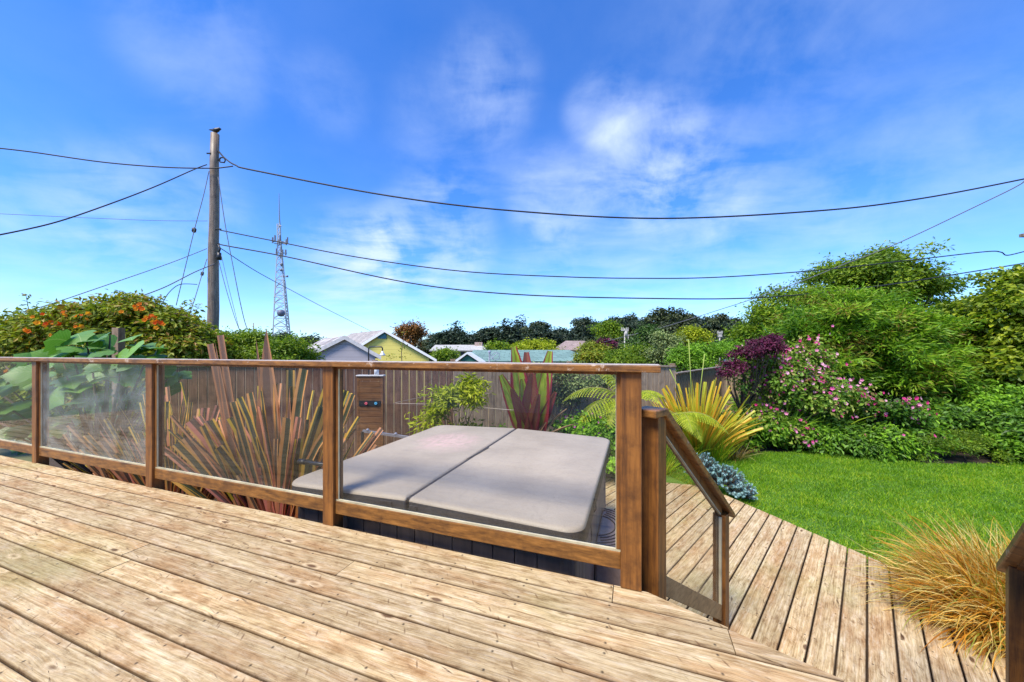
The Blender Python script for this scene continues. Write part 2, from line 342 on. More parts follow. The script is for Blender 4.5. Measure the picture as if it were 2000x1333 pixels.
# ------------------------------------------------------------------ ground
LZ = -.79                               # lower deck
def nplane(name, pts, z, mat, kind='structure'):
    mb = MB(); mb.add([(p[0], p[1], z) for p in pts], [tuple(range(len(pts)))]); o = mb.build(name, mat); tag(o, kind=kind); return o
GRND = plain('ground_far', (.10, .13, .04), .9, scale=.3, var=.25, bs=.3, col2=(.16, .13, .07))
def gz(x, y):
    d = math.hypot(x, y-3); t_ = min(max((d-11)/14, 0), 1); return -.95-1.9*t_*t_*(3-2*t_)
mb = MB(); rings = [0, 2, 4, 6, 8, 10, 12, 14, 17, 20, 24, 30, 40, 60, 100, 200, 500, 1500]; K = 48
mb.v = []; vs = []; fs = []
for r_ in rings:
    for j in range(K):
        a = 2*math.pi*j/K; x, y = r_*math.cos(a), 3+r_*math.sin(a); vs.append((x, y, gz(x, y)))
for i in range(len(rings)-1):
    for j in range(K): fs.append((i*K+j, (i+1)*K+j, (i+1)*K+(j+1) % K, i*K+(j+1) % K))
mb.add(vs, fs); tag(mb.build('ground', GRND, smooth=True), kind='structure')
SOIL = plain('mulch_soil', (.075, .05, .035), .95, scale=30, var=.3, bs=.8)
nplane('garden_bed', [(-9, 0.5), (-9, 9.5), (12, 9.5), (12, 0.5)], -.925, SOIL)
LAWNM = plain('lawn_turf', (.085, .19, .015), .9, scale=5, var=.2, bs=.4, col2=(.05, .12, .01))
bord = [P(x, y-9, -.88) for x, y in ((1300, 905), (1400, 905), (1450, 897), (1500, 893), (1560, 892), (1640, 896), (1720, 903), (1800, 914), (1880, 916), (2000, 914), (2200, 900))]
lawnp = [(1.9, 4.6)]+[(b.x, b.y) for b in bord]+[(11.5, 4.0), (11.5, .4), (3.3, .4), (3.5, 2.6)]
nplane('lawn', lawnp, -.885, LAWNM)

# ------------------------------------------------------------------ decks
def strips(mb, origin, d, m, off0, sp, w, k0, k1, clip, z0, z1, rng, blen=(3.0, 4.9)):
    """boards along d, stacked along m, every board clipped by a convex polygon `clip` (list of (point,normal), keep dot>=0)"""
    for k in range(k0, k1):
        c0 = off0+k*sp
        u = -14.0+rng.uniform(0, 2)
        while u < 14:
            ln = rng.uniform(*blen); a, b_ = u, u+ln-.004; u += ln
            poly = [(a, -w/2), (b_, -w/2), (b_, w/2), (a, w/2)]
            pts = [origin+d*x+m*(c0+y) for x, y in poly]
            for cp, cn in clip:
                out = []
                for i in range(len(pts)):
                    A, B = pts[i], pts[(i+1) % len(pts)]; da, db = (A-cp).dot(cn), (B-cp).dot(cn)
                    if da >= 0: out.append(A)
                    if (da >= 0) != (db >= 0): out.append(A+(B-A)*(da/(da-db)))
                pts = out
                if len(pts) < 3: break
            if len(pts) < 3: continue
            mb.rv = rng.random(); n = len(pts)
            lo = [Vector((p.x, p.y, z0)) for p in pts]; dz = rng.uniform(-.0008, .0008)
            cen = sum(pts, Vector())/n; hi = []; mid = []
            for p in pts:
                y = (p-origin).dot(m)-c0; y2 = y*(1-.004/max(abs(y), .01)) if abs(y) > w/2-.01 else y
                hi.append(Vector((p.x, p.y, 0))+m*(y2-y)+Vector((0, 0, z1+dz))); mid.append(Vector((p.x, p.y, z1-.004)))
            uvf = lambda p: ((p-origin).dot(d), (p-origin).dot(m)-c0)
            allp = lo+mid+hi; uvs = [uvf(Vector((p.x, p.y, 0))) for p in lo+mid]+[uvf(Vector((p.x, p.y, 0))) for p in hi]
            if (pts[1]-pts[0]).cross(pts[2]-pts[1]).z < 0: up = tuple(2*n+i for i in range(n))[::-1]
            else: up = tuple(2*n+i for i in range(n))
            ff = [up]
            for i in range(n):
                j = (i+1) % n
                ff.append((i, j, n+j, n+i)); ff.append((n+i, n+j, 2*n+j, 2*n+i))
            mb.add(allp, ff, uvs)
rng = random.Random(4)
E0 = P(1256, 1152, 0); E1 = P(1656, 1333, 0); ED = (E1-E0).normalized(); EN = Vector((-ED.y, ED.x, 0))   # stair edge of the upper deck
if EN.dot(Vector((0, 0, 0))-E0) < 0: EN = -EN
SP = .1338
pe = 1.815
mb = MB()
strips(mb, Vector((0, 0, 0)), T, NN, pe-.0669, SP, .1280, -34, 1, [(E0, EN), (Vector((-9, 0, 0)), Vector((1, 0, 0))), (Vector((6, 0, 0)), Vector((-1, 0, 0)))], -.04, 0, rng)
tag(mb.build('upper_deck', DECK), kind='structure')
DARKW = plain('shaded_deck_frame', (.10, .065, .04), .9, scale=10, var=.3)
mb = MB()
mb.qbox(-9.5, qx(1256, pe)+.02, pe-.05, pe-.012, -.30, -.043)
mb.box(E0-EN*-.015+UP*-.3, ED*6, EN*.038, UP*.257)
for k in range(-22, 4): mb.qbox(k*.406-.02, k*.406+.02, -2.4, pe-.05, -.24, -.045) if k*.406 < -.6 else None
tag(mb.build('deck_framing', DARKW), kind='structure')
# lower deck
BD = Vector((695, F, 0)).normalized(); BM = Vector((BD.y, -BD.x, 0))
A0, A1 = P(1439, 977, LZ), P(1741, 1107, LZ)
ld = (A1-A0).normalized(); ln_ = Vector((-ld.y, ld.x, 0)); ln_ = ln_ if ln_.dot(-A0) > 0 else -ln_
B0, B1 = P(1190, 934, LZ), P(1359, 948, LZ); bd = (B1-B0).normalized(); bn = Vector((-bd.y, bd.x, 0)); bn = bn if bn.dot(-B0) > 0 else -bn
mb = MB(); l3 = P(1693, 1333, LZ); off = l3.dot(BM)
strips(mb, Vector((0, 0, 0)), BD, BM, off+.0685, .137, .129, -40, 20, [(A0, ln_), (B0, bn), (Vector((-3.4, 0, 0)), Vector((1, 0, 0))), (E0, -EN), (Vector((0, .9, 0)), Vector((0, 1, 0)))], LZ-.038, LZ, rng, (2.8, 5))
tag(mb.build('lower_deck', DECK), kind='structure')
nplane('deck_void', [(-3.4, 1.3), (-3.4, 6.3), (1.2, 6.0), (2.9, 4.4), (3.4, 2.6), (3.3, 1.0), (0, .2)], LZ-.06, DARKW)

# stairs between the decks
SX0 = P(1300, 1172, 0)
st = empty('deck_stairs', E0+ED*.05+Vector((0, 0, LZ)), 'short flight of wooden steps down from upper to lower deck', 'stairs')
dn = (BD - ED*BD.dot(ED)).normalized()
for k in range(3):
    mb = MB(); mb.box(E0+ED*.12+dn*(.03+.245*k)+UP*(-.2-.195*k), ED*1.05, dn*.25, UP*-.035); mb.build('tread', RAILOLD, st, bevel=.003)
for a in (.10, 1.17):
    mb = MB(); o0 = E0+ED*a
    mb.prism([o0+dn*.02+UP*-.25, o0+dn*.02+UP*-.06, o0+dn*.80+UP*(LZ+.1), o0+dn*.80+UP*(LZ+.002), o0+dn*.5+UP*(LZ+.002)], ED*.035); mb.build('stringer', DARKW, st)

# ------------------------------------------------------------------ railing with glass
pf = 1.80                                # front face of the posts
posts = [qx(66, pf), qx(290, pf), qx(640, pf), qx(1233, pf)]
posts = [posts[0]-(posts[1]-posts[0])] + posts
rail = empty('deck_railing', Q(posts[2], pf+.045, 0), 'long brown wooden deck railing with clear glass panels beside the grey spa cover', 'railing')
for q in posts:
    mb = MB(); mb.qbox(q-.0445, q+.0445, pf, pf+.089, -.26 if q != posts[-1] else -.002, 1.05)
    if q == posts[-1]: mb = MB(); mb.qbox(q-.05, q+.047, pf-.004, pf+.085, .001, 1.05)
    mb.build('post', RAIL, rail, bevel=.004)
qe = qx(1291, pf-.03)
mb = MB(); mb.qbox(posts[0]-.6, qe, pf-.03, pf+.115, 1.051, 1.084); mb.build('cap_rail', CAPS, rail, bevel=.004)
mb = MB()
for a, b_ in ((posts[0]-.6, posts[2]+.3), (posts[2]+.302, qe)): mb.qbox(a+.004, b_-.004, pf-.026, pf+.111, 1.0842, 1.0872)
mb.build('worn_skylit_top', CAPTOP, rail, bevel=.001)  # pale top layer: wear plus painted sky sheen
for i in range(4):
    a, b_ = posts[i]+.0445, posts[i+1]-.0445-(.006 if i == 3 else 0)
    mb = MB(); mb.qbox(a, b_, pf+.018, pf+.058, .075, .160); mb.build('bottom_rail', RAILX, rail, bevel=.004)
    mb = MB(); mb.qbox(a+.0005, b_-.0005, pf+.022, pf+.034, .1605, .172); mb.build('glazing_bead', SEAL, rail)
    for s_ in (a, b_-.02):
        mb = MB(); mb.qbox(s_, s_+.02, pf+.020, pf+.056, .173, 1.05); mb.build('glazing_stop', RAIL, rail, bevel=.002)
    mb = MB(); mb.qbox(a+.021, b_-.021, pf+.020, pf+.034, 1.035, 1.05); mb.build('glazing_stop', RAIL, rail, bevel=.002)
    for s_ in (a+.0205, b_-.0235):
        mb = MB(); mb.qbox(s_, s_+.003, pf+.024, pf+.034, .173, 1.034); mb.build('sealant_strip', SEAL, rail)
    mb = MB(); mb.qbox(a+.0205, b_-.0205, pf+.0355, pf+.0405, .1725, 1.049); o = mb.build('glass_panel', GLASSD if i == 1 else GLASS, rail)
    if i == 1: o['label'] = 'hazy glass panel with white smears'

def stair_rail(root, A, B, za, zb, flat, lab):
    """A top post foot, B bottom post foot (xy); cap heights"""
    d = (B-A); d.z = 0; ln = d.length; d.normalize(); s = Vector((-d.y, d.x, 0))
    def PB(u, v, z): return Vector((A.x, A.y, 0))+d*u+s*v+UP*z
    sl = (zb-za)/ln
    mb = MB(); mb.box(PB(-.045, -.045, -.24), d*.089, s*.089, UP*(za+.20)); mb.build('post', RAIL, root, bevel=.004)
    mb = MB(); mb.box(PB(ln-.04, -.04, LZ+.002), d*.08, s*.08, UP*(zb-LZ-.045)); mb.build('post', RAIL, root, bevel=.004)
    w = .06
    prof = [(-.10+(0 if flat else .2), za), (.03, za), (ln+.10, za+sl*(ln+.07)), (ln+.10, za+sl*(ln+.07)-.038), (.01, za-.038), (-.10, za-.038)]
    if not flat: prof = [(-.04, za), (ln+.10, za+sl*(ln+.14)), (ln+.10, za+sl*(ln+.14)-.04), (-.04, za-.04)]
    mb = MB(); mb.prism([PB(u, -w, z) for u, z in prof], s*(2*w)); mb.build('cap_rail', CAPS, root, bevel=.006)
    u0, u1 = .045, ln-.04
    zt = lambda u: za+sl*(u-.03)-.045
    z0a, z0b = .01, .01+sl*(ln-.1)*.83
    zl = lambda u: z0a+(z0b-z0a)*(u-u0)/(u1-u0)
    mb = MB(); mb.prism([PB(u, -.02, z) for u, z in ((u0, zl(u0)), (u1, zl(u1)), (u1, zl(u1)-.11), (u0, zl(u0)-.11))], s*.04); mb.build('bottom_rail', RAILOLD, root, bevel=.003)
    mb = MB(); mb.prism([PB(u, -.019, z) for u, z in ((u0, zt(u0)), (u1, zt(u1)), (u1, zt(u1)-.05), (u0, zt(u0)-.05))], s*.038); mb.build('upper_batten', RAIL, root)
    mb = MB(); mb.prism([PB(u, -.003, z) for u, z in ((u0+.002, zt(u0)-.052), (u1-.002, zt(u1)-.052), (u1-.002, zl(u1)+.002), (u0+.002, zl(u0)+.002))], s*.006); mb.build('glass_panel', GLASS, root)
    mb = MB(); mb.box(PB(u1-.016, -.02, zl(u1)+.002), d*.014, s*.016, UP*(zt(u1)-zl(u1)-.07)); mb.prism([PB(u, -.018, z) for u, z in ((u0+.02, zt(u0+.02)-.053), (u1-.02, zt(u1-.02)-.053), (u1-.02, zt(u1-.02)-.062), (u0+.02, zt(u0+.02)-.062))], s*.014)
    mb.build('glazing_bead', SEAL, root)
Apt = D(1277, 1165, 1.80); Bpt = Vector((1.449, 2.45, 0))
r1 = empty('stair_railing', (Apt.x, Apt.y, 0), 'sloping brown stair railing with glass running down from the spa end of the deck railing', 'railing', 'stair railings')
stair_rail(r1, Apt, Bpt, .865, .075, True, '')
Cpt = Vector((2.31, 1.60, 0)); dd = (Bpt-Apt); dd.z = 0; Apc = Cpt-dd
r2 = empty('stair_railing', (Cpt.x, Cpt.y, 0), 'sloping reddish stair railing at the right edge beside the dry golden grass', 'railing', 'stair railings')
stair_rail(r2, Vector((Apc.x, Apc.y, 0)), Cpt, .86, .22, False, '')

# ------------------------------------------------------------------ hot tub
def vinyl(name, col, stain=False):
    m, t, b, o = newmat(name)
    tc = N(t, 'ShaderNodeTexCoord'); n = N(t, 'ShaderNodeTexNoise', Scale=2.2, Detail=5); L(t, tc.outputs['Object'], n.inputs['Vector'])
    f = N(t, 'ShaderNodeTexNoise', Scale=220, Detail=3); L(t, tc.outputs['Object'], f.inputs['Vector'])
    c = ramp(t, n.outputs[0], [(.3, tuple(x*.82 for x in col)), (.7, tuple(x*1.08 for x in col))])
    c = mixc(t, .5, c, ramp(t, f.outputs[0], [(.3, .65), (.7, 1.2)]), 'MULTIPLY')
    if stain:
        dv = N(t, 'ShaderNodeMapping'); L(t, tc.outputs['Object'], dv.inputs[0]); dv.inputs['Rotation'].default_value = (0, 0, R(-50)); 
        dist = vmath(t, 'LENGTH', vmath(t, 'MULTIPLY', vmath(t, 'SUBTRACT', tc.outputs['Object'], stain), (1.0, .95, 0)))
        dist = math_(t, 'ADD', dist, math_(t, 'MULTIPLY', math_(t, 'SUBTRACT', n.outputs[0], .5), .5))
        n4 = N(t, 'ShaderNodeTexNoise', Scale=14, Detail=4, Roughness=.7); L(t, tc.outputs['Object'], n4.inputs['Vector'])
        c = mixc(t, math_(t, 'MULTIPLY', ramp(t, dist, [(.18, .85), (.42, 0)]), ramp(t, n4.outputs[0], [(.35, .2), (.6, 1)])), c, (.66, .44, .39))
    L(t, c, b.inputs['Base Color']); b.inputs['Roughness'].default_value = .55; w_ = N(t, 'ShaderNodeTexNoise', Scale=5, Detail=4, Distortion=1.0); L(t, tc.outputs['Object'], w_.inputs['Vector'])
    c = mixc(t, math_(t, 'MULTIPLY', ramp(t, w_.outputs[0], [(.47, 0), (.50, 1), (.53, 0)]), .22), c, tuple(x*.62 for x in col)); sp_ = N(t, 'ShaderNodeTexVoronoi', Scale=9); L(t, tc.outputs['Object'], sp_.inputs['Vector']); c = mixc(t, math_(t, 'MULTIPLY', ramp(t, sp_.outputs['Distance'], [(.03, 1), (.05, 0)]), .7), c, (.12, .09, .06)); L(t, c, b.inputs['Base Color'])
    bump(t, b, math_(t, 'ADD', math_(t, 'MULTIPLY', f.outputs[0], .12), w_.outputs[0]), .5, .012); return m
def rrect(q0, q1, p0, p1, radii, n=7):
    """rounded rectangle outline, radii for corners (q0p0,q1p0,q1p1,q0p1)"""
    pts = []
    for (cq, cp, a0), r in zip(((q0, p0, 180), (q1, p0, 270), (q1, p1, 0), (q0, p1, 90)), radii):
        cx = cq+(r if cq == q0 else -r); cy = cp+(r if cp == p0 else -r)
        for i in range(n+1):
            a = R(a0+90*i/n); pts.append((cx+r*math.cos(a), cy+r*math.sin(a)))
    return pts
q0, q1, qm, p0, p1, ZT = -2.46, -.27, -1.385, 1.905, 4.10, .215
cab = empty('hot_tub', Q((q0+q1)/2, (p0+p1)/2, LZ), 'square grey brown sided hot tub standing on the lower deck under a grey cover', 'hot tub')
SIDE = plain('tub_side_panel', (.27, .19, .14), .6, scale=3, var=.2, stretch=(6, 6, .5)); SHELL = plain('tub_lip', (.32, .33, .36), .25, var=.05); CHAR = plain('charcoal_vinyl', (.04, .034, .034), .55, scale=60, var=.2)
ip = .06
mb = MB()
per = [(q0+ip, p0+ip), (q1-ip, p0+ip), (q1-ip, p1-ip), (q0+ip, p1-ip)]
for i in range(4):
    a, b_ = per[i], per[(i+1) % 4]; nb = 14; L_ = math.hypot(b_[0]-a[0], b_[1]-a[1])
    A_, B_ = Q(a[0], a[1]), Q(b_[0], b_[1]); dv = (B_-A_).normalized(); nv = Vector((dv.y, -dv.x, 0))
    for k in range(nb):
        x0 = .07+(L_-.14)*k/nb; mb.rv = rng.random()
        mb.box(A_+dv*(x0+.003)+UP*(LZ+.06)-nv*.02, dv*((L_-.14)/nb-.006), nv*.022, UP*(-LZ+.0))
    mb.box(A_+dv*.0+UP*(LZ+.04)-nv*.03, dv*L_, nv*.022, UP*(-LZ+.03))
mb.build('side_panel', SIDE, cab, bevel=.002)
for a in per:
    mb = MB(); c_ = Q(a[0]+(.045 if a[0] < -1.4 else -.045), a[1]+(.045 if a[1] < 3 else -.045)); mb.tube([c_+UP*(LZ+.003), c_+UP*.06], .058, 16); mb.build('corner_trim', SIDE, cab, smooth=False)
mb = MB(); mb.prism([Q(a, b_, .062) for a, b_ in rrect(q0+.03, q1-.03, p0+.03, p1-.03, (.14,)*4)], UP*.060); mb.build('shell_rim', SHELL, cab, bevel=.02)

cov = empty('hot_tub_cover', Q(qm, (p0+p1)/2, .12), 'folding faded grey vinyl cover lying over the hot tub', 'tub cover')
VT = vinyl('faded_grey_vinyl', (.455, .375, .285), stain=tuple(Q(-1.88, 3.30, .2)-Q(qm, (p0+p1)/2, .12)))
VR = VT
def cover_half(qa, qb, hinge_right, name, label):
    rr = .12; hz, ez = ZT, ZT-.03
    radii = (rr, .012, .012, rr) if hinge_right else (.012, rr, rr, .012)
    top = lambda q: ez+(hz-ez)*((q-qa)/(qb-qa) if hinge_right else (qb-q)/(qb-qa))
    out = rrect(qa, qb, p0, p1, radii, 8); n = len(out); cq, cp = (qa+qb)/2, (p0+p1)/2
    V_ = []; Fc = []; M_ = []
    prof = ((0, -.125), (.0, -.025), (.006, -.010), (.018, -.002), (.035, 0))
    rngs = []
    for ins, dz in prof:
        for a, b_ in out:
            v = Vector((cq-a, cp-b_, 0)).normalized()
            sa, sb = a+v.x*ins*1.2, b_+v.y*ins*1.2
            V_.append(Q(sa, sb, top(a)+dz+(.004*math.sin(b_*9+a*7) if dz < -.02 else 0)))
    for k in range(len(prof)-1):
        for i in range(n):
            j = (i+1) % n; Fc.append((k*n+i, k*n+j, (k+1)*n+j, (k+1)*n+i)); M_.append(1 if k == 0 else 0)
    # top grid fan with slight sag
    base = (len(prof)-1)*n
    inner = []
    for sc in (.75, .5, .25):
        st_ = len(V_)
        for i in range(n):
            a, b_ = out[i]; aa, bb = cq+(a-cq)*sc*.97, cp+(b_-cp)*sc*.97
            V_.append(Q(aa, bb, top(aa)-.005*(1-sc)+.0016*math.sin(aa*11)*math.sin(bb*9)))
        for i in range(n): j = (i+1) % n; Fc.append((base+i, base+j, st_+j, st_+i)); M_.append(0)
        base = st_
    V_.append(Q(cq, cp, top(cq)-.005)); c = len(V_)-1
    for i in range(n): Fc.append((base+i, base+(i+1) % n, c)); M_.append(0)
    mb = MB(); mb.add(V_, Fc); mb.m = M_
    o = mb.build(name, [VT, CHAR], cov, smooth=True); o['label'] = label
    # piping along the edge
    mb = MB(); pp = [Q(a, b_, top(a)-.020) for a, b_ in out]; mb.tube(pp+[pp[0]], .0045, 6, cap=False); mb.build('piping', CHAR if 0 else VT, o, smooth=True)
cover_half(q0, qm-.012, True, 'cover_panel', 'left half of the cover with a pinkish bleached patch')
cover_half(qm+.012, q1, False, 'cover_panel', 'right half of the cover, plain grey')
mb = MB(); mb.qbox(qm-.016, qm+.016, p0+.02, p1-.02, ZT-.030, ZT-.012); mb.build('hinge_strip', CHAR, cov)
mb = MB(); mb.prism([Q(qm-.004, 2.75, ZT+.001), Q(qm+.03, 2.95, ZT+.001), Q(qm+.038, 3.15, ZT+.001), Q(qm+.018, 3.2, ZT+.001), Q(qm+.006, 2.95, ZT+.001)], UP*.003); mb.build('torn_seam', CHAR, cov)
for a, b_ in ((qm-.20, .09), (qm+.03, .05)):
    mb = MB(); mb.box(Q(a, p0-.007, ZT-.095), T*b_, NN*.005, UP*.055); mb.build('fabric_tab', CHAR, cov, bevel=.002)
for p_ in (2.45, 3.55):
    mb = MB(); pts = [Q(q1+.002, p_, ZT-.06), Q(q1+.012, p_, ZT-.13), Q(q1-.03, p_+.01, ZT-.2), Q(q1-.02, p_+.02, ZT-.32), Q(q1-.03, p_+.01, ZT-.42)]
    for i in range(len(pts)-1): mb.box(pts[i]-NN*.012, NN*.024, pts[i+1]-pts[i], T*.004)
    mb.build('strap', CHAR, cov)
# step
MAUVE = plain('mauve_plastic', (.46, .33, .28), .6, var=.15, scale=20)
GROOVE = plain('step_groove', (.035, .025, .03), .7)
sp_ = empty('spa_step', Q(-.05, 3.35, LZ), 'low mauve brown ribbed plastic step beside the hot tub', 'step')
mb = MB(); mb.qbox(-.325, .10, 2.97, 3.76, LZ+.001, -.46); mb.build('step_body', MAUVE, sp_, bevel=.02)
mb = MB()
for k in range(15):
    rad = .20+.042*k; pts = []
    for i in range(25):
        a = R(-88+176*i/24); qq, p_ = -.36-.0+rad*math.cos(a)*.9, 3.36+rad*math.sin(a)
        if -.315 < qq < .09 and 2.985 < p_ < 3.745: pts.append(Q(qq, p_, -.458))
    if len(pts) > 2:
        for i in range(len(pts)-1):
            d_ = pts[i+1]-pts[i]
            if d_.length < .2: mb.tube([pts[i], pts[i+1]], .006, 5)
mb.build('tread_ridges', GROOVE, sp_)
# cover lifter
BLK = plain('black_metal', (.02, .02, .022), .4, var=.1); STEEL = plain('dull_steel', (.45, .45, .50), .35, metal=.5, var=.15)
lf = empty('cover_lifter', Q(-2.62, 3.1, LZ), 'black and grey cover lifter bars behind the left side of hot tub', 'cover lifter')
mb = MB(); a_ = D(588, 902, 2.95); b_ = D(650, 910, 2.85); mb.tube([a_, b_], .016, 10); mb.tube([a_-(b_-a_).normalized()*.02, a_+(b_-a_).normalized()*.05], .022, 10); mb.build('lift_handle', BLK, lf, smooth=True)
mb = MB(); a_ = D(708, 845, 4.6); b_ = D(800, 858, 4.55); mb.box(a_, b_-a_, UP*.03, Vector((0, .03, 0)))
for k in (.1, .4, .7): mb.ball(a_+(b_-a_)*k+UP*.035+Vector((0, .015, 0)), .022, k=8, m=6)
mb.build('bracket_bar', STEEL, lf)
mb = MB(); mb.tube([a_+UP*.01, Vector((a_.x, a_.y, LZ+.06))], .02, 8); mb.build('support_post', BLK, lf); mb = MB(); mb.tube([D(640, 908, 2.86), Vector((D(640, 908, 2.86).x, D(640, 908, 2.86).y, LZ+.05))], .018, 8); mb.build('support_post', BLK, lf)

# ------------------------------------------------------------------ outdoor shower
CEDAR = railmat('cedar_slats', dark=(.075, .030, .011), mid=(.17, .075, .026), light=(.26, .125, .045), axis='x')
sy = 6.0
so = D(722, 850, sy); shr = empty('outdoor_shower', (so.x, so.y, -.92), 'outdoor shower with slatted cedar panel, two round valve handles and black pipe', 'shower')
x0, x1 = D(697, 0, sy).x, D(748, 0, sy).x; zt_ = D(0, 734, sy).z
mb = MB(); k = 0; z = zt_-.1
while z > -.85:
    mb.rv = rng.random(); mb.cbox(x0+.035, x1-.035, sy+.004, sy+.022, z-.092, z); z -= .102
mb.build('slats', CEDAR, shr, bevel=.003)
mb = MB(); mb.cbox(x0, x0+.034, sy, sy+.04, -.9, zt_-.01); mb.cbox(x1-.034, x1, sy, sy+.04, -.9, zt_-.01); mb.cbox(x0+.035, x1-.035, sy, sy+.03, zt_-.09, zt_-.01); mb.cbox(x0+.035, x1-.035, sy+.025, sy+.035, -.88, zt_-.1)
mb.build('panel_frame', CEDAR, shr, bevel=.003)
WHT = plain('white_trim', (.75, .74, .72), .5, var=.06)
mb = MB(); mb.cbox(x0-.01, x1+.01, sy-.02, sy+.10, zt_-.008, zt_+.008); mb.build('top_ledge', WHT, shr)
zv = D(0, 788, sy).z
mb = MB(); mb.cbox(x0+.04, x1-.04, sy-.012, sy+.003, zv-.045, zv+.045); mb.build('valve_plate', BLK, shr)
def valve(px, mat, lab):
    c = Vector((D(px, 0, sy-.03).x, sy-.03, zv)); mb = MB()
    for k in range(6):
        a = R(60*k); mb.ball(c+Vector((math.cos(a)*.017, 0, math.sin(a)*.017)), .0105, .010, .0105, 8, 6)
    mb.tube([c, c+Vector((0, .02, 0))], .010, 8); o = mb.build('valve_handle', mat, shr, smooth=True); o['label'] = lab
valve(715, plain('red_knob', (.75, .12, .16), .4, var=.05), 'red round valve handle'); valve(734, plain('blue_knob', (.10, .45, .70), .4, var=.05), 'blue round valve handle')
px_ = D(720, 0, sy+.06).x; ztop = D(0, 678, sy+.06).z; px2 = D(747, 0, sy+.06).x
mb = MB(); mb.tube([(px_, sy+.06, -.9), (px_, sy+.06, ztop-.02), (px_+.02, sy+.06, ztop), (px2-.02, sy+.06, ztop), (px2, sy+.06, ztop-.02), (px2, sy+.06, ztop-.07)], .011, 8); mb.build('pipe', BLK, shr, smooth=True)
mb = MB(); mb.tube([(px2, sy+.06, ztop-.07), (px2, sy+.06, ztop-.10), (px2, sy+.06, ztop-.13), (px2, sy+.06, ztop-.15)], [.014, .02, .045, .05], 14); mb.build('shower_head', plain('chrome_head', (.75, .76, .78), .2, metal=.3, var=.05), shr, smooth=True)
bt = D(736, 731, sy+.04); bo = empty('shampoo_bottle', (bt.x, sy+.03, zt_+.008), 'small white bottle standing on top ledge of the shower panel', 'bottle')
mb = MB(); mb.tube([(bt.x, sy+.03, zt_+.009), (bt.x, sy+.03, zt_+.13), (bt.x, sy+.03, zt_+.145)], [.038, .038, .02], 12); mb.build('bottle_body', plain('white_plastic', (.8, .83, .86), .35, var=.03), bo, smooth=True)
mb = MB(); mb.tube([(bt.x, sy+.03, zt_+.146), (bt.x, sy+.03, zt_+.17)], .018, 10); mb.build('bottle_cap', WHT, bo, smooth=True)

# ------------------------------------------------------------------ fences
FENCE = railmat('dark_fence_boards', dark=(.07, .034, .020), mid=(.17, .088, .052), light=(.28, .165, .10)); FPOST = railmat('fence_post_wood', dark=(.12, .07, .035), mid=(.27, .17, .09), light=(.30, .21, .14))
FGREY = railmat('grey_fence_boards', dark=(.12, .085, .06), mid=(.25, .185, .13), light=(.37, .29, .21))
STRIPM = plain('gap_sunlight_paint', (.80, .56, .34), .7, var=.25, scale=3)  # pale colour stands in for sunlight leaking between the boards
def fence(A, B, ztA, ztB, label, mat, nposts, zb=-.92, bw=.14, capw=.05, posth=.08):
    A, B = Vector((A.x, A.y, 0)), Vector((B.x, B.y, 0)); d = (B-A); ln = d.length; d.normalize(); s = Vector((d.y, -d.x, 0))
    if s.dot(-A) < 0: s = -s
    e = empty('board_fence', Vector((A.x, A.y, zb)), label, 'fence')
    mb = MB(); u = 0; rg = random.Random(int(ln*100))
    while u < ln-.02:
        w = min(bw, ln-u); zt = ztA+(ztB-ztA)*(u/ln); mb.rv = rg.random()
        mb.box(A+d*(u+.009)+s*(.0+rg.uniform(0, .004))+UP*zb, d*(w-.018), s*.016, UP*(zt-zb-rg.uniform(0, .008))); u += bw
    mb.build('fence_boards', mat, e)
    mb = MB(); mb.rv = .5
    u = 0
    while u < ln-.1:
        mb.box(A+d*(u+bw-.005)+s*-.004+UP*zb, d*.010, s*.014, UP*((ztA+(ztB-ztA)*(u/ln))-zb-.03)); u += bw
    mb.build('gap_light_strips', STRIPM, e)  # painted light lines filling the gaps between boards
    mb = MB(); mb.prism([A+UP*(ztA+.002)-s*.04, B+UP*(ztB+.002)-s*.04, B+UP*(ztB+.035)-s*.04, A+UP*(ztA+.035)-s*.04], s*.10); mb.build('top_rail', FGREY, e, bevel=.003)
    for k in range(nposts):
        f = k/(nposts-1) if nposts > 1 else 0; c = A+d*ln*f; zt = ztA+(ztB-ztA)*f+posth
        mb = MB(); mb.box(c-d*.045-s*.135+UP*zb, d*.09, s*.09, UP*(zt-zb)); mb.build('fence_post', FPOST, e, bevel=.004)
    return e
fL, fM, fR = D(560, 0, 6.3), D(885, 0, 7.0), D(1318, 0, 7.9)
fence(D(330, 0, 5.9), fL, .90, .90, 'dark brown board fence behind the pink striped flax', FENCE, 2)
fence(fL, fM, .90, .92, 'dark brown board fence with pale gaps behind the shower panel', FENCE, 3)
fence(fM, fR, .92, .80, 'greyer board fence behind the red banana plant and fern', FGREY, 3)
fence(fR, D(1408, 0, 10.5), .64, .68, 'short weathered fence run going away behind the yellow flax', FGREY, 2)
fence(D(1408, 0, 10.5), D(1560, 0, 10.0), .50, .50, 'far weathered fence run behind the pink flowering shrub', FGREY, 2)

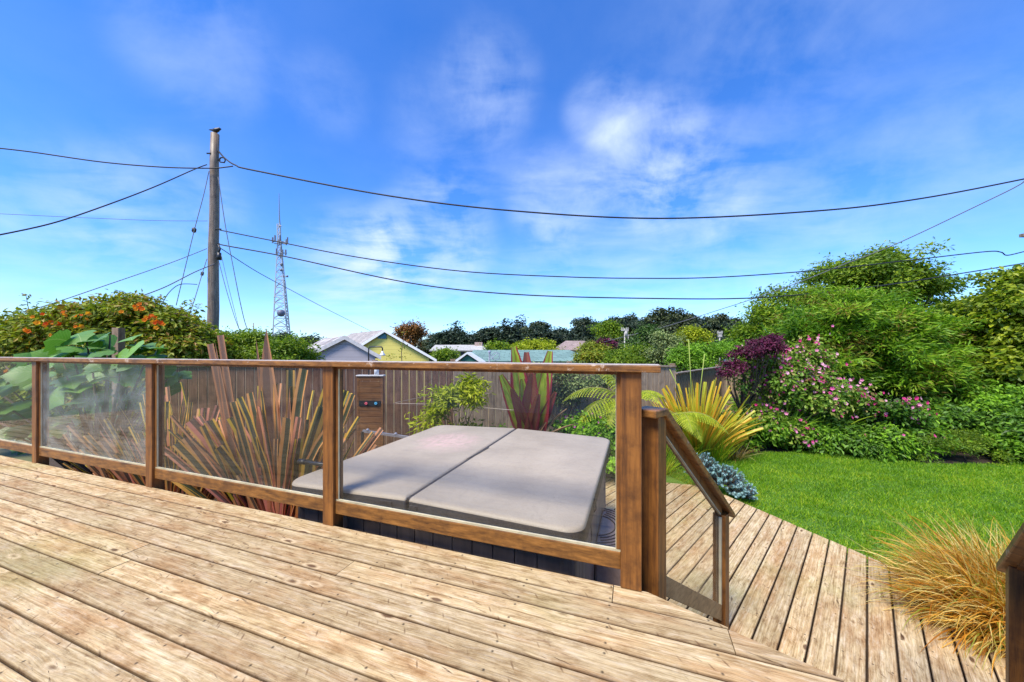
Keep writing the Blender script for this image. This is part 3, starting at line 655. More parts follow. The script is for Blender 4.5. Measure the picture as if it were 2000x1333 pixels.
# ------------------------------------------------------------------ foliage tools
def unit(a): return a/np.maximum(np.linalg.norm(a, axis=-1, keepdims=True), 1e-6)
def rdir(r, n): return unit(r.normal(size=(n, 3)))
def blobs_to_clusters(r, blobs, shell=(.55, 1.0), jit=.13):
    C = []; O = []
    for (c, rad, n) in blobs:
        rad = np.array(rad, float); m = max(5, n//9); ld_ = rdir(r, m); ld_[:, 2] = np.where(ld_[:, 2] < -.35, -ld_[:, 2], ld_[:, 2])
        lump = ld_*r.uniform(shell[0]+.12, shell[1], (m, 1)); sg = r.uniform(.10, .24, m); k = r.randint(0, m, n)
        g = r.normal(size=(n, 3))*np.array([1.15, 1.15, .75]); u = lump[k]+g*sg[k][:, None]+rdir(r, n)*jit*.5*r.uniform(0, 1, (n, 1))
        C.append(np.array(c)+u*rad); O.append(unit(unit(g)*.7+ld_[k]*.6+np.array([0, 0, .25])))
    return np.concatenate(C), np.concatenate(O)
def leafmesh(name, mat, parent, r, C, O, per, spread, size, aspect=.45, droop=.2, flat=(1, 1, .7), rcl=.5, outw=.5, sizevar=.35, zmin=None):
    """cluster centres C with outward directions O, `per` leaves each"""
    n = len(C)*per; c = np.repeat(C, per, 0); o = np.repeat(O, per, 0)
    off = r.normal(size=(n, 3))*spread*np.array(flat); p = c+off
    if zmin is not None: k = p[:, 2] > zmin; p = p[k]; o = o[k]; off = off[k]; n = len(p)
    nrm = unit(o*.5+unit(off)*.3+np.array([0, 0, .6])+r.normal(size=(n, 3))*.55)
    ax = unit(unit(off)*outw+o*outw*.6+rdir(r, n)*.7+np.array([0, 0, -droop])); ax = unit(ax-nrm*(ax*nrm).sum(1, keepdims=True)*.8)
    side = unit(np.cross(nrm, ax)); s = size*(1+r.uniform(-sizevar, sizevar, (n, 1))); w = s*aspect
    V = np.stack([p, p+ax*s*.45+side*w*.5+nrm*w*.18, p+ax*s-nrm*s*.08, p+ax*s*.45-side*w*.5+nrm*w*.18], 1).reshape(-1, 3)
    i = np.arange(n)[:, None]*4
    cr = np.repeat(r.uniform(0, 1, len(C)), per)
    if zmin is not None: cr = cr[k]
    rv = np.clip(rcl*cr+(1-rcl)*r.uniform(0, 1, n), 0, 1)
    return npmesh(name, V, [np.concatenate([i+[[0, 1, 2]], i+[[0, 2, 3]]])], mat, parent, rnd=np.repeat(rv, 4))
def blades(name, mat, parent, r, root, dirs, length, width, droop, segs=6, blunt=None, fold=.25, rv=None, side0=None, curl=0, extra=None):
    n = len(root); length = np.broadcast_to(length, (n,)); width = np.broadcast_to(width, (n,)); droop = np.broadcast_to(droop, (n,))
    blunt = np.zeros(n) if blunt is None else np.asarray(blunt, float)
    d = unit(dirs.copy()); p = root.copy()
    side = np.cross(d, np.array([0, 0, 1.0]))+r.normal(size=(n, 3))*.35 if side0 is None else side0
    side = unit(side-d*(side*d).sum(1, keepdims=True))
    V = []; UV = []
    for k in range(segs+1):
        u = k/segs
        sharp = (1-u**2.5)*(.55+.45*min(1, u*3)); bl = .5+.5*min(1, u*1.6)
        w = width*(sharp*(1-blunt)+bl*blunt)*.5
        nr = unit(np.cross(side, d))
        V += [p-side*w[:, None]+nr*(w*fold)[:, None], p-nr*(w*fold)[:, None]*.6, p+side*w[:, None]+nr*(w*fold)[:, None]]
        UV += [(u, 0), (u, .5), (u, 1)]
        p = p+d*(length/segs)[:, None]
        d = unit(d+np.array([0, 0, -1.0])*(droop*(.3+1.4*u)/segs)[:, None]+r.normal(size=(n, 3))*curl)
        side = unit(side-d*(side*d).sum(1, keepdims=True))
    V = np.stack(V, 1).reshape(-1, 3); m = 3*(segs+1); UV = np.tile(np.array(UV), (n, 1)); base = np.arange(n)[:, None]*m
    fs = []
    for k in range(segs):
        a = 3*k; fs += [base+[[a, a+1, a+4, a+3]], base+[[a+1, a+2, a+5, a+4]]]
    rv = r.uniform(0, 1, n) if rv is None else rv
    return npmesh(name, V, [np.concatenate(fs)], mat, parent, rnd=np.repeat(rv, m), uv=UV, smooth=False)
BARK = plain('bark', (.13, .09, .06), .9, scale=14, var=.3, bs=.6, stretch=(2, 2, .5)); TWIG = plain('reddish_twig', (.16, .10, .07), .8, var=.2)
def limbs(name, parent, r, base, tops, r0, mat=BARK, split=.35):
    """tapered trunk then limbs that end inside the clusters"""
    mb = MB(); base = Vector(base); c = Vector(np.mean(np.array(tops), axis=0)); fork = base.lerp(Vector((base.x*.6+c.x*.4, base.y*.6+c.y*.4, c.z)), split)
    mb.tube([base, base.lerp(fork, .5)+Vector((r.normal()*.03, 0, 0)), fork], [r0*1.3, r0, r0*.8], 8)
    for t_ in tops:
        t_ = Vector(t_); m_ = fork.lerp(t_, .5)+Vector(r.normal(size=3)*.12*(t_-fork).length*.5)
        mb.tube([fork-UP*.02, m_, t_], [r0*.6, r0*.35, r0*.08], 6, cap=False)
    return mb.build(name, mat, parent, smooth=True)
def shrub(name, label, cat, base, blobs, mat, seed, per, spread, size, group=None, nl=10, r0=.04, zmin=None, twigs=True, **kw):
    r = rs(seed); e = empty(name, base, label, cat, group)
    C, O = blobs_to_clusters(r, blobs); leafmesh('foliage', mat, e, r, C, O, per, spread, size, zmin=zmin, **kw)
    if twigs:
        idx = r.choice(len(C), min(nl, len(C)), replace=False); limbs('trunk' if r0 > .05 else 'stems', e, r, base, [C[i] for i in idx], r0)
    return e, C, O, r
G = -.92
# leaf materials
M_bright = leafmat('bright_green_leaf', [(.035, .09, .01), (.08, .19, .015), (.15, .31, .03)], .35)
M_mid = leafmat('mid_green_leaf', [(.022, .06, .01), (.045, .12, .014), (.09, .20, .025)], .3)
M_dark = leafmat('dark_green_leaf', [(.014, .035, .012), (.028, .07, .018), (.055, .12, .028)], .2)
M_olive = leafmat('olive_tree_leaf', [(.03, .07, .008), (.08, .15, .012), (.175, .25, .022)], .4, gain=(2.0, 1.75, 1.1))
M_yel = leafmat('yellow_green_leaf', [(.07, .11, .008), (.17, .23, .012), (.30, .36, .03)], .4)
M_vine = leafmat('vine_leaf', [(.035, .05, .012), (.09, .14, .014), (.17, .22, .02), (.15, .09, .02)], .3)
M_gray = leafmat('grey_green_leaf', [(.05, .075, .04), (.10, .15, .075), (.18, .25, .14)], .2)
M_purple = leafmat('purple_maple_leaf', [(.05, .008, .02), (.11, .015, .045), (.20, .03, .09)], .3, gain=(1,1,1))
M_pink = leafmat('pink_petal', [(.66, .03, .20), (.80, .12, .38), (.85, .42, .56)], .35, nscale=3, gain=(1,1,1))
M_orange = leafmat('orange_trumpet', [(.75, .10, .012), (.88, .24, .02), (.9, .38, .03)], .35, gain=(1,1,1))
M_rt = leafmat('right_tree_leaf', [(.03, .07, .006), (.09, .15, .012), (.20, .26, .02)], .4)
M_far = leafmat('distant_conifer', [(.014, .026, .018), (.026, .045, .026), (.048, .07, .034)], .1, nscale=.3, gain=(1.15,1.15,1))
M_farolive = leafmat('distant_cypress', [(.022, .032, .015), (.045, .06, .022), (.075, .095, .03)], .1, nscale=.3, gain=(1.15,1.15,1))

# ---- grass on the lawn
def inpoly(pts, poly):
    x, y = pts[:, 0], pts[:, 1]; ins = np.zeros(len(pts), bool); n = len(poly)
    for i in range(n):
        x1_, y1_ = poly[i]; x2_, y2_ = poly[(i+1) % n]
        c = ((y1_ > y) != (y2_ > y)) & (x < (x2_-x1_)*(y-y1_)/((y2_-y1_) or 1e-9)+x1_); ins ^= c
    return ins
r = rs(1); pts = np.stack([r.uniform(1.9, 11.3, 420000), r.uniform(.6, 8.5, 420000)], 1)
A0n, lnn = np.array(A0)[:2], np.array(ln_)[:2]
pts = pts[inpoly(pts, lawnp)]; pts = pts[((pts-A0n)@lnn) < -.015]; pts = np.concatenate([pts[(pts[:, 0]/np.maximum(pts[:, 1], .1)) < 1.65], pts[(pts[:, 0]/np.maximum(pts[:, 1], .1)) >= 1.65]])
n = min(len(pts), 300000); pts = pts[:n]
GRASSM = leafmat('grass_blade', [(.06, .13, .006), (.11, .22, .008), (.20, .32, .012), (.34, .36, .03)], .4, nscale=1.0, namt=.5, gain=(1.3, 1.45, .9))
root = np.column_stack([pts, np.full(n, -.887)]); lean = r.normal(0, .55, (n, 2)); ex = np.abs(((pts-A0n)@lnn)+.015) < .05; hgt = np.where(ex, r.uniform(.04, .085, n), r.uniform(.018, .05, n))*(.75+.5*np.sin(pts[:, 0]*3.1+np.sin(pts[:, 1]*4.3)*1.7)**2)
tip = root+np.column_stack([lean*hgt[:, None], hgt]); sd = rdir(r, n); sd[:, 2] = 0; sd = unit(sd)*.0045
V = np.stack([root-sd, root+sd, tip], 1).reshape(-1, 3); i_ = np.arange(n)[:, None]*3
tag(npmesh('grass', V, [i_+[[0, 1, 2]]], GRASSM, rnd=np.repeat(r.uniform(0, .9, n), 3)), 'short bright green lawn grass', 'grass', kind='stuff')

# ---- pink and yellow striped flax behind the glass
FLAX = bladestripe('striped_flax_leaf', (.075, .085, .045), (.92, .68, .05), (.92, .42, .14), (.85, .28, .18), .4, .55)
FLAXR = bladestripe('red_flax_leaf', (.14, .09, .06), (.95, .52, .18), (.92, .36, .24), (.85, .22, .20), .4, .48)
def flax(base, n, seed, label, ln=(1.0, 1.9), lean=(-.9, .9), w=(.045, .085), droop=(.05, .5), mats=(FLAX, FLAXR), frac=.62, bl=.75, ymax=.45, group='striped flax clumps behind the glass'):
    r = rs(seed); e = empty('striped_flax', base, label, 'plant', group)
    az = r.uniform(0, 1, n); lx = r.uniform(lean[0], lean[1], n); ly = r.uniform(-.15, ymax, n)
    d = np.column_stack([lx, ly, np.full(n, 1.0)]); d = unit(d)
    root = np.array(base)+np.column_stack([lx*.22+r.normal(0, .05, n), ly*.2+r.normal(0, .06, n), np.full(n, .0)])
    k = int(n*frac); length = r.uniform(ln[0], ln[1], n)*(1-.22*np.abs(lx))*np.where(lx > .4, .84, 1)
    width = r.uniform(w[0], w[1], n); bb = (r.uniform(0, 1, n) < bl)*r.uniform(.75, 1, n)
    sd = np.column_stack([np.ones(n), r.normal(0, .5, n), np.zeros(n)])
    for a, b_, m in ((0, k, mats[0]), (k, n, mats[1])):
        blades('leaves', m, e, r, root[a:b_], d[a:b_], length[a:b_], width[a:b_], r.uniform(droop[0], droop[1], b_-a), 7, bb[a:b_], .35, side0=sd[a:b_], curl=.035)
    return e
flax((-2.32, 3.62, G), 215, 11, 'large flax with pink and yellow edged blades cut square at tips', ln=(.9, 1.95), lean=(-.85, .80), w=(.055, .125), ymax=.3)
flax((-3.85, 4.05, G), 150, 12, 'smaller flax leaning left behind the hazy glass panel', ln=(.9, 1.75), lean=(-1.1, .55), w=(.035, .09), ymax=.2)
# tall pointed spikes above the cap
r = rs(5); e = empty('flax_spike', (-2.4, 3.9, G), 'upright pointed brownish flax blades rising above the railing cap', 'plant')
SPK = bladestripe('brown_flax_leaf', (.20, .115, .075), (.48, .20, .10), (.55, .26, .12), (.45, .15, .10), .25)
tips = np.array([D(520, 640, 3.5), D(500, 662, 3.6), D(420, 668, 3.7), D(432, 655, 3.7), D(412, 672, 3.8)]); rt = np.array([(-2.42, 3.65, G), (-2.42, 3.7, G), (-2.75, 3.7, G), (-2.75, 3.75, G), (-2.8, 3.8, G)])
dd_ = tips-rt; blades('leaves', SPK, e, r, rt, unit(dd_), np.linalg.norm(dd_, axis=1), np.array([.34, .12, .10, .08, .09]), .001, 8, [0, 0, 0, .9, .8], .3, side0=np.tile([1., 0, 0], (5, 1)))

# ---- big-leaved plant, left
def bigleaves(name, mat, parent, r, cs, axs, size):
    """lobed broad drooping leaves, one mesh"""
    V = []; Fc = []; uv = []; rv = []
    outl = [(0, 0), (.10, .22), (.22, .42), (.42, .50), (.50, .36), (.66, .42), (.78, .22), (1.0, 0)]
    for c, a, s in zip(cs, axs, size):
        a = Vector(a).normalized(); n = (UP*.8+Vector(r.normal(size=3)*.35)+Vector((0, -.45, 0))).normalized(); n = (n-a*n.dot(a)).normalized(); sd = a.cross(n); b = len(V); c = Vector(c); q = r.uniform()
        for i, (u, w) in enumerate(outl):
            mid = c+a*u*s-UP*(u*u*s*.38)
            V.append(mid); V.append(mid+sd*w*s+n*(.10*w*s)-UP*w*w*s*.45+n*.02*s*math.sin(i*3)); V.append(mid-sd*w*s+n*(.10*w*s)-UP*w*w*s*.45)
            uv += [(u, .5), (u, .5+w), (u, .5-w)]; rv += [q]*3
        for i in range(len(outl)-1):
            k = b+3*i; Fc += [(k, k+3, k+4, k+1), (k, k+2, k+5, k+3)]
    return npmesh(name, np.array([tuple(v) for v in V]), [np.array(Fc)], mat, parent, rnd=rv, uv=uv, smooth=True)
def bigleafmat(name, c1, c2, c3):
    m, t, b, o = newmat(name); uv = N(t, 'ShaderNodeUVMap', uv_map='uv'); s = N(t, 'ShaderNodeSeparateXYZ'); L(t, uv.outputs[0], s.inputs[0])
    a = N(t, 'ShaderNodeAttribute', attribute_name='rnd'); v = math_(t, 'ABSOLUTE', math_(t, 'SUBTRACT', s.outputs[1], .5))
    vein = math_(t, 'PINGPONG', math_(t, 'SUBTRACT', s.outputs[0], v), .065)
    c = ramp(t, a.outputs['Fac'], [(0, c1), (.5, c2), (1, c3)])
    c = mixc(t, math_(t, 'MULTIPLY', ramp(t, vein, [(.0, 1), (.014, 0)]), .45), c, (.30, .42, .14)); c = mixc(t, ramp(t, v, [(.006, .6), (.016, 0)]), c, (.34, .45, .16))
    L(t, c, b.inputs['Base Color']); b.inputs['Roughness'].default_value = .45; bump(t, b, vein, .5, .02)
    tr = t.nodes.new('ShaderNodeBsdfTranslucent'); L(t, mixc(t, 1, c, (1, 1.2, .5), 'MULTIPLY'), tr.inputs[0]); ms = t.nodes.new('ShaderNodeMixShader'); ms.inputs[0].default_value = .3
    L(t, b.outputs[0], ms.inputs[1]); L(t, tr.outputs[0], ms.inputs[2]); L(t, ms.outputs[0], o.inputs[0]); return m
BIGL = bigleafmat('big_lobed_leaf', (.07, .17, .025), (.13, .29, .04), (.22, .42, .07))
r = rs(21); e = empty('large_leaved_shrub', (-6.0, 5.0, G), 'shrub with very large drooping lobed green leaves left behind the railing', 'shrub')
cs, ax, sz = [], [], []; mbst = MB()
spots = [(215, 655, 5.0), (170, 668, 4.9), (265, 668, 5.0), (140, 685, 4.8), (210, 690, 4.8), (255, 700, 4.8), (290, 690, 5.1), (120, 700, 5.0), (180, 715, 4.7), (235, 725, 4.7), (50, 705, 4.9), (10, 715, 4.8), (70, 740, 4.7), (20, 760, 4.7),
         (130, 735, 4.7), (100, 770, 4.9), (160, 760, 4.8), (200, 770, 5.0), (40, 800, 4.8), (5, 790, 4.6), (75, 830, 4.9), (120, 810, 4.8), (20, 850, 4.8), (250, 760, 5.1), (290, 730, 5.2), (345, 715, 5.3), (320, 735, 5.2), (170, 820, 5.1), (220, 830, 5.2), (60, 870, 5.0), (270, 800, 5.3), (-40, 740, 4.8), (-60, 800, 4.8), (350, 745, 5.4)]
sb = Vector((-5.9, 5.1, G))
for k, (x, y, z_) in enumerate(spots):
    c = D(x, y, z_)
    for q in range(3 if k > 9 else 4):
        o_ = Vector((c.x+5.9, (c.y-5.1)-.25, 0)); a = Vector((o_.x*.5+r.normal()*.7, -abs(r.normal())*.6, .30+r.normal()*.25)); a.normalize()
        cs.append(c+Vector(r.normal(size=3)*.09)-a*.15); ax.append(a); sz.append(r.uniform(.26, .42))
    mbst.tube([sb+Vector((r.normal()*.15, r.normal()*.1, 0)), sb.lerp(c, .6)+Vector((0, 0, .15)), c], [.03, .018, .008], 6)
bigleaves('foliage', BIGL, e, r, cs, ax, sz); mbst.build('stems', TWIG, e, smooth=True)

# ---- flowering vine hedge, left
def hedge_blobs(pxs, Y, zb, depth, n, rz=.6):
    out = []
    for (x, y, w) in pxs:
        c = D(x, y, Y); top = c.z; ww = w/F*Y; z = top-rz*.6
        while z > zb:
            out.append(((c.x, Y+depth*.3, z), (ww, depth, rz), n)); z -= rz*1.1
    return out
bl = hedge_blobs([(-40, 652, 60), (40, 646, 55), (110, 632, 50), (175, 612, 42), (235, 600, 40), (288, 612, 36), (330, 640, 22), (362, 668, 16)], 7.2, -.5, .5, 80, .45)
e, C, O, r = shrub('flowering_vine', 'sprawling green vine with orange trumpet flowers, its shoots poking above the railing', 'vine', (-7.5, 7.3, G), bl, M_vine, 31, 75, .13, .10, nl=24, r0=.03, aspect=.5, flat=(1.1, .9, .55))
# loose shoots
mbst = MB(); SC_, SO_ = [], []
for (a, b_) in (((240, 590), (225, 570)), ((180, 602), (110, 598)), ((120, 618), (70, 600)), ((350, 620), (395, 600)), ((355, 630), (400, 640)), ((330, 606), (372, 622)), ((300, 600), (312, 580)), ((345, 640), (392, 662)), ((60, 628), (50, 574)), ((265, 590), (243, 578)), ((340, 610), (380, 590))):
    A_ = D(a[0], a[1]+8, 7.2); B_ = D(b_[0], b_[1], 7.1); mbst = MB(); mbst.tube([A_, A_.lerp(B_, .5)+UP*.05, B_], [.008, .006, .003], 5); mbst.build('shoot', TWIG, e)
    for k in range(6): SC_.append(tuple(A_.lerp(B_, .35+.13*k))); SO_.append((0, 0, 1))
leafmesh('shoot_leaves', M_vine, e, r, np.array(SC_), np.array(SO_, float), 5, .04, .085)
def flowers(parent, r, pts, mat, size, petals=5, name='flower', cone=.5, cap=100):
    """every bloom an object of its own (copies share three meshes); beyond `cap` the rest is one object"""
    pr = []; off = np.array(parent.matrix_world.translation)
    def geo(p, n, s, q, V, Fc, rv):
        x = n.orthogonal().normalized(); y = n.cross(x); b = len(V); V.append(tuple(p)); rv.append(q)
        for k in range(petals*2):
            a = math.pi*k/petals; rr = s*(1 if k % 2 == 0 else .72); V.append(tuple(p+(x*math.cos(a)+y*math.sin(a))*rr*.5+n*s*cone*.5)); rv.append(min(1, q+.15))
        for k in range(petals*2): Fc.append((b, b+1+k, b+1+(k+1) % (petals*2)))
    nrm = lambda: Vector((r.normal()*.5, -1+r.normal()*.3, .35+r.normal()*.3)).normalized()
    pts = sorted([Vector(p) for p in pts], key=lambda p: p.y)
    for i, p in enumerate(pts[:cap]):
        if i < 5:
            V, Fc, rv = [], [], []; geo(Vector((0, 0, 0)), nrm(), size, i/5, V, Fc, rv)
            o = npmesh('flower', np.array(V), [np.array(Fc)], mat, None, rnd=rv); pr.append(o)
        else: o = pr[i % 5].copy(); COL.objects.link(o); o.rotation_euler = (r.normal()*.3, r.normal()*.6, r.normal()*.3)
        o.parent = parent; o.location = p-Vector(off); o.scale = (r.uniform(.75, 1.25),)*3
    if len(pts) > cap:
        V, Fc, rv = [], [], []
        for p in pts[cap:]: geo(p, nrm(), size*r.uniform(.7, 1.2), r.uniform(), V, Fc, rv)
        tag(npmesh('flower_mass', np.array(V), [np.array(Fc)], mat, parent, rnd=rv), kind='stuff')
fp = []
for (x, y, k) in ((165, 618, 5), (295, 618, 6), (305, 630, 5), (272, 603, 3), (85, 632, 3), (108, 634, 4), (70, 622, 2), (120, 612, 2), (260, 600, 2), (312, 638, 2), (150, 640, 2), (50, 648, 2), (100, 655, 1), (20, 700, 2), (10, 730, 2), (240, 612, 1)):
    for _ in range(k): fp.append(D(x+r.normal()*6, y+r.normal()*3, 6.6+r.normal()*.08))
flowers(e, r, fp, M_orange, .085, 5, 'flowers', .8)
# trellis post inside the vine
tp = D(275, 640, 6.9); mb = MB(); mb.cbox(tp.x-.06, tp.x+.06, 6.45, 6.57, G, D(0, 641, 6.5).z); tag(mb.build('wooden_post', FPOST, bevel=.004), 'weathered square wooden post standing inside the orange flowered vine', 'post')
# lower hedge further right
bl = hedge_blobs([(400, 668, 40), (445, 668, 36), (490, 670, 34), (535, 676, 28), (565, 684, 20)], 8.6, -.5, .5, 60, .45)
shrub('leafy_hedge', 'low small leaved yellow green hedge behind the utility pole foot', 'hedge', (-6.3, 8.7, G), bl, M_olive, 33, 60, .12, .08, nl=14)

# ---- shrub by the fence (nandina like)
c = D(890, 800, 5.5)
shrub('leafy_shrub', 'airy yellow green shrub with reddish stems behind the cover near the fence', 'shrub', (c.x, 5.6, G), [((c.x+.05, 5.6, .15), (.42, .35, .45), 60), ((c.x-.25, 5.5, -.05), (.3, .3, .3), 26), ((c.x+.12, 5.6, -.4), (.45, .4, .4), 40), ((c.x+.2, 5.6, .42), (.22, .2, .28), 20)], M_yel, 41, 24, .07, .10, nl=22, r0=.015, aspect=.3, droop=.1)
# ---- red banana
def bananamat():
    m, t, b, o = newmat('red_banana_leaf'); uv = N(t, 'ShaderNodeUVMap', uv_map='uv'); s = N(t, 'ShaderNodeSeparateXYZ'); L(t, uv.outputs[0], s.inputs[0])
    v = math_(t, 'ABSOLUTE', math_(t, 'SUBTRACT', math_(t, 'MULTIPLY', s.outputs[1], 2), 1))
    n = N(t, 'ShaderNodeTexNoise', Scale=6, Detail=4); L(t, uv.outputs[0], n.inputs['Vector'])
    g = ramp(t, n.outputs[0], [(.35, (.18, .27, .015)), (.6, (.38, .50, .05))])
    c = mixc(t, ramp(t, math_(t, 'ADD', v, math_(t, 'MULTIPLY', n.outputs[0], .3)), [(.80, 0), (.98, 1)]), g, (.30, .03, .04))
    c = mixc(t, ramp(t, s.outputs[0], [(.12, 1), (.45, 0)]), c, (.24, .05, .04)); c = mixc(t, ramp(t, v, [(.05, .8), (.09, 0)]), c, (.3, .1, .04))
    bk = N(t, 'ShaderNodeNewGeometry'); a = N(t, 'ShaderNodeAttribute', attribute_name='rnd')
    c = mixc(t, ramp(t, a.outputs['Fac'], [(.66, 0), (.68, .85)]), c, (.26, .04, .05))
    L(t, c, b.inputs['Base Color']); b.inputs['Roughness'].default_value = .35
    tr = t.nodes.new('ShaderNodeBsdfTranslucent'); L(t, c, tr.inputs[0]); ms = t.nodes.new('ShaderNodeMixShader'); ms.inputs[0].default_value = .35
    L(t, b.outputs[0], ms.inputs[1]); L(t, tr.outputs[0], ms.inputs[2]); L(t, ms.outputs[0], o.inputs[0]); return m
BAN = bananamat(); r = rs(51); bb = D(1035, 850, 5.4); e = empty('red_banana_plant', (bb.x, 5.4, G), 'upright plant with broad green and maroon leaves behind the spa cover', 'plant')
tg = [(978, 738, 5.2, .17, .2), (1004, 700, 5.5, .22, .9), (1003, 684, 5.5, .20, .25), (1075, 692, 5.5, .20, .25), (1062, 720, 5.2, .30, .2), (1028, 694, 5.7, .18, .9), (1040, 735, 5.1, .20, .75), (1085, 770, 5.2, .12, .9), (1000, 765, 5.0, .15, .8), (1020, 745, 5.2, .17, .1), (1052, 775, 4.95, .13, .75), (985, 775, 5.6, .15, .5)]
tips = np.array([D(a, b_, c) for a, b_, c, w, q in tg]); rt = np.tile(np.array([bb.x, 5.4, -.35]), (len(tg), 1))+r.normal(0, .03, (len(tg), 3)); dv_ = tips-rt
dr = unit(unit(dv_)+np.array([0, 0, .16])); blades('leaves', BAN, e, r, rt, dr, np.linalg.norm(dv_, axis=1)*1.03, np.array([t_[3]*1.7 for t_ in tg]), .35, 10, np.full(len(tg), .25), .35, rv=np.array([t_[4] for t_ in tg]), side0=np.tile([1., .0, 0], (len(tg), 1))+r.normal(0, .2, (len(tg), 3)))
mb = MB(); mb.tube([(bb.x, 5.4, G), (bb.x, 5.4, -.5), (bb.x, 5.4, -.2)], [.11, .09, .05], 10); mb.build('stem', plain('banana_stem', (.22, .15, .04), .6, scale=12, var=.3), e, smooth=True)
r = rs(52); dry = blades('withered_leaves', plain('withered_leaf', (.33, .20, .10), .8, var=.3), e, r, np.tile([bb.x+.02, 5.3, -.30], (4, 1)), np.array([(.9, -.2, .75), (-.8, -.2, .6), (.35, -.3, .9), (.75, .1, 1.0)]), np.array([.75, .6, .5, .8]), .06, .6, 7, [.3]*4, .8)
# ---- tree fern
FERN = leafmat('fern_frond', [(.20, .28, .01), (.42, .50, .02), (.60, .62, .05)], .4, nscale=2, gain=(1,1,1))
def fern(base, label, fronds, seed, zc):
    r = rs(seed); e = empty('tree_fern', (base[0], base[1], G), label, 'fern', 'tree ferns')
    mb = MB(); mb.tube([(base[0], base[1], G), (base[0], base[1], zc-.1), (base[0], base[1], zc+.05)], [.09, .08, .05], 10); mb.build('trunk', BARK, e, smooth=True)
    V, Fc, rv = [], [], []; mr = MB()
    for (dx, dy, up, ln) in fronds:
        d = Vector((dx, dy, up)).normalized(); p = Vector((base[0], base[1], zc)); n = 22; pts = [p.copy()]
        for k in range(n):
            u = k/n; p = p+d*ln/n; d = (d+Vector((0, 0, -1))*(1.9/n)).normalized(); pts.append(p.copy())
            if k < 3: continue
            sd = d.cross(UP); sd = sd.normalized() if sd.length > .05 else Vector((1, 0, 0)); q = r.uniform()
            L_ = ln*.42*math.sin(math.pi*min(1, (u*.85+.18)))**.8*(1-u*.55)
            for sgn in (-1, 1):
                a = (sd*sgn+d*.35).normalized(); pp = p.copy(); m_ = 9
                for j in range(m_):
                    w = .013*(1-j/m_)+.007; nx = pp+a*(L_/m_); a = (a+Vector((0, 0, -1))*.09).normalized()
                    # leaflets as short pairs
                    for s2 in (-1, 1):
                        b = len(V); o_ = d*s2
                        V += [pp, pp.lerp(nx, .75), pp.lerp(nx, .9)+o_*w*1.25-UP*w*.35, pp.lerp(nx, .35)+o_*w*1.05-UP*w*.2]; Fc.append((b, b+1, b+2, b+3)); rv += [q*.5+r.uniform()*.5]*4
                    pp = nx
        mr.tube(pts, [.010*(1-.8*i/len(pts)) for i in range(len(pts))], 5)
    npmesh('fronds', np.array([tuple(v) for v in V]), [np.array(Fc)], FERN, e, rnd=rv); mr.build('frond_stalks', plain('fern_stalk', (.25, .24, .04), .6), e)
fern((1.95, 6.0), 'bright lime tree fern with arching fronds behind the end post', [(-1, -.35, .55, 1.15), (-.9, .3, .95, 1.25), (-.6, -.8, .5, 1.0), (-.35, .2, 1.2, 1.0), (.2, -.6, .8, .9), (.7, .2, .8, .9), (-1, 0, .2, .95), (.4, .6, .7, .9)], 61, .28)
fern((2.9, 6.2), 'second lime tree fern with drooping fronds between end post and yellow flax', [(-.9, -.3, .5, .85), (.7, -.5, .55, .9), (-.1, -.8, .6, .8), (-.6, .5, .6, .8), (.9, .2, .5, .8), (.2, -.7, .2, .7)], 62, .02)
# ---- low flowering plants behind the tub
def mound(name, label, cat, c, rad, mat, seed, n, per, spread, size, fl=None, flm=None, group=None, **kw):
    e, C, O, r = shrub(name, label, cat, (c[0], c[1], G), [((c[0], c[1], c[2]), rad, n)], mat, seed, per, spread, size, group=group, zmin=G, nl=8, r0=.012, **kw)
    if fl:
        k = [i for i in range(len(C)) if O[i, 1] < .35]; k = [k[i] for i in r.choice(len(k), min(fl, len(k)*1), replace=False)]
        pts = [Vector(C[i])+Vector(O[i])*(spread*1.15)+Vector(r.normal(size=3)*spread*.5) for i in k]; flowers(e, r, pts, flm, kw.get('fs', .05) if False else .05, 5, 'flowers')
    return e
M_mag = leafmat('magenta_petal', [(.35, .04, .22), (.5, .09, .34), (.6, .2, .45)], .3, gain=(1,1,1))
mound('flowering_geranium', 'green mound dotted with purple pink flowers between banana and end post', 'plant', (1.15, 5.6, -.45), (.65, .45, .55), M_bright, 71, 110, 34, .07, .065, 46, M_mag, aspect=.7)
mound('flowering_geranium', 'low green mound with few pink flowers left of the banana stem', 'plant', (-.25, 5.7, -.55), (.5, .35, .42), M_bright, 72, 80, 30, .07, .065, 14, M_mag, aspect=.7)
mound('low_shrub', 'dense green low plants at the far corner of the hot tub', 'shrub', (1.75, 5.85, -.55), (.45, .35, .42), M_mid, 73, 70, 34, .07, .06)
shrub('climbing_shrub', 'dull green twiggy climber against the fence right of the banana', 'shrub', (1.0, 7.1, G), [((.95, 7.0, .35), (.75, .3, .5), 90), ((1.6, 7.1, .2), (.6, .3, .6), 60)], M_gray, 74, 30, .08, .07, nl=16, r0=.015)
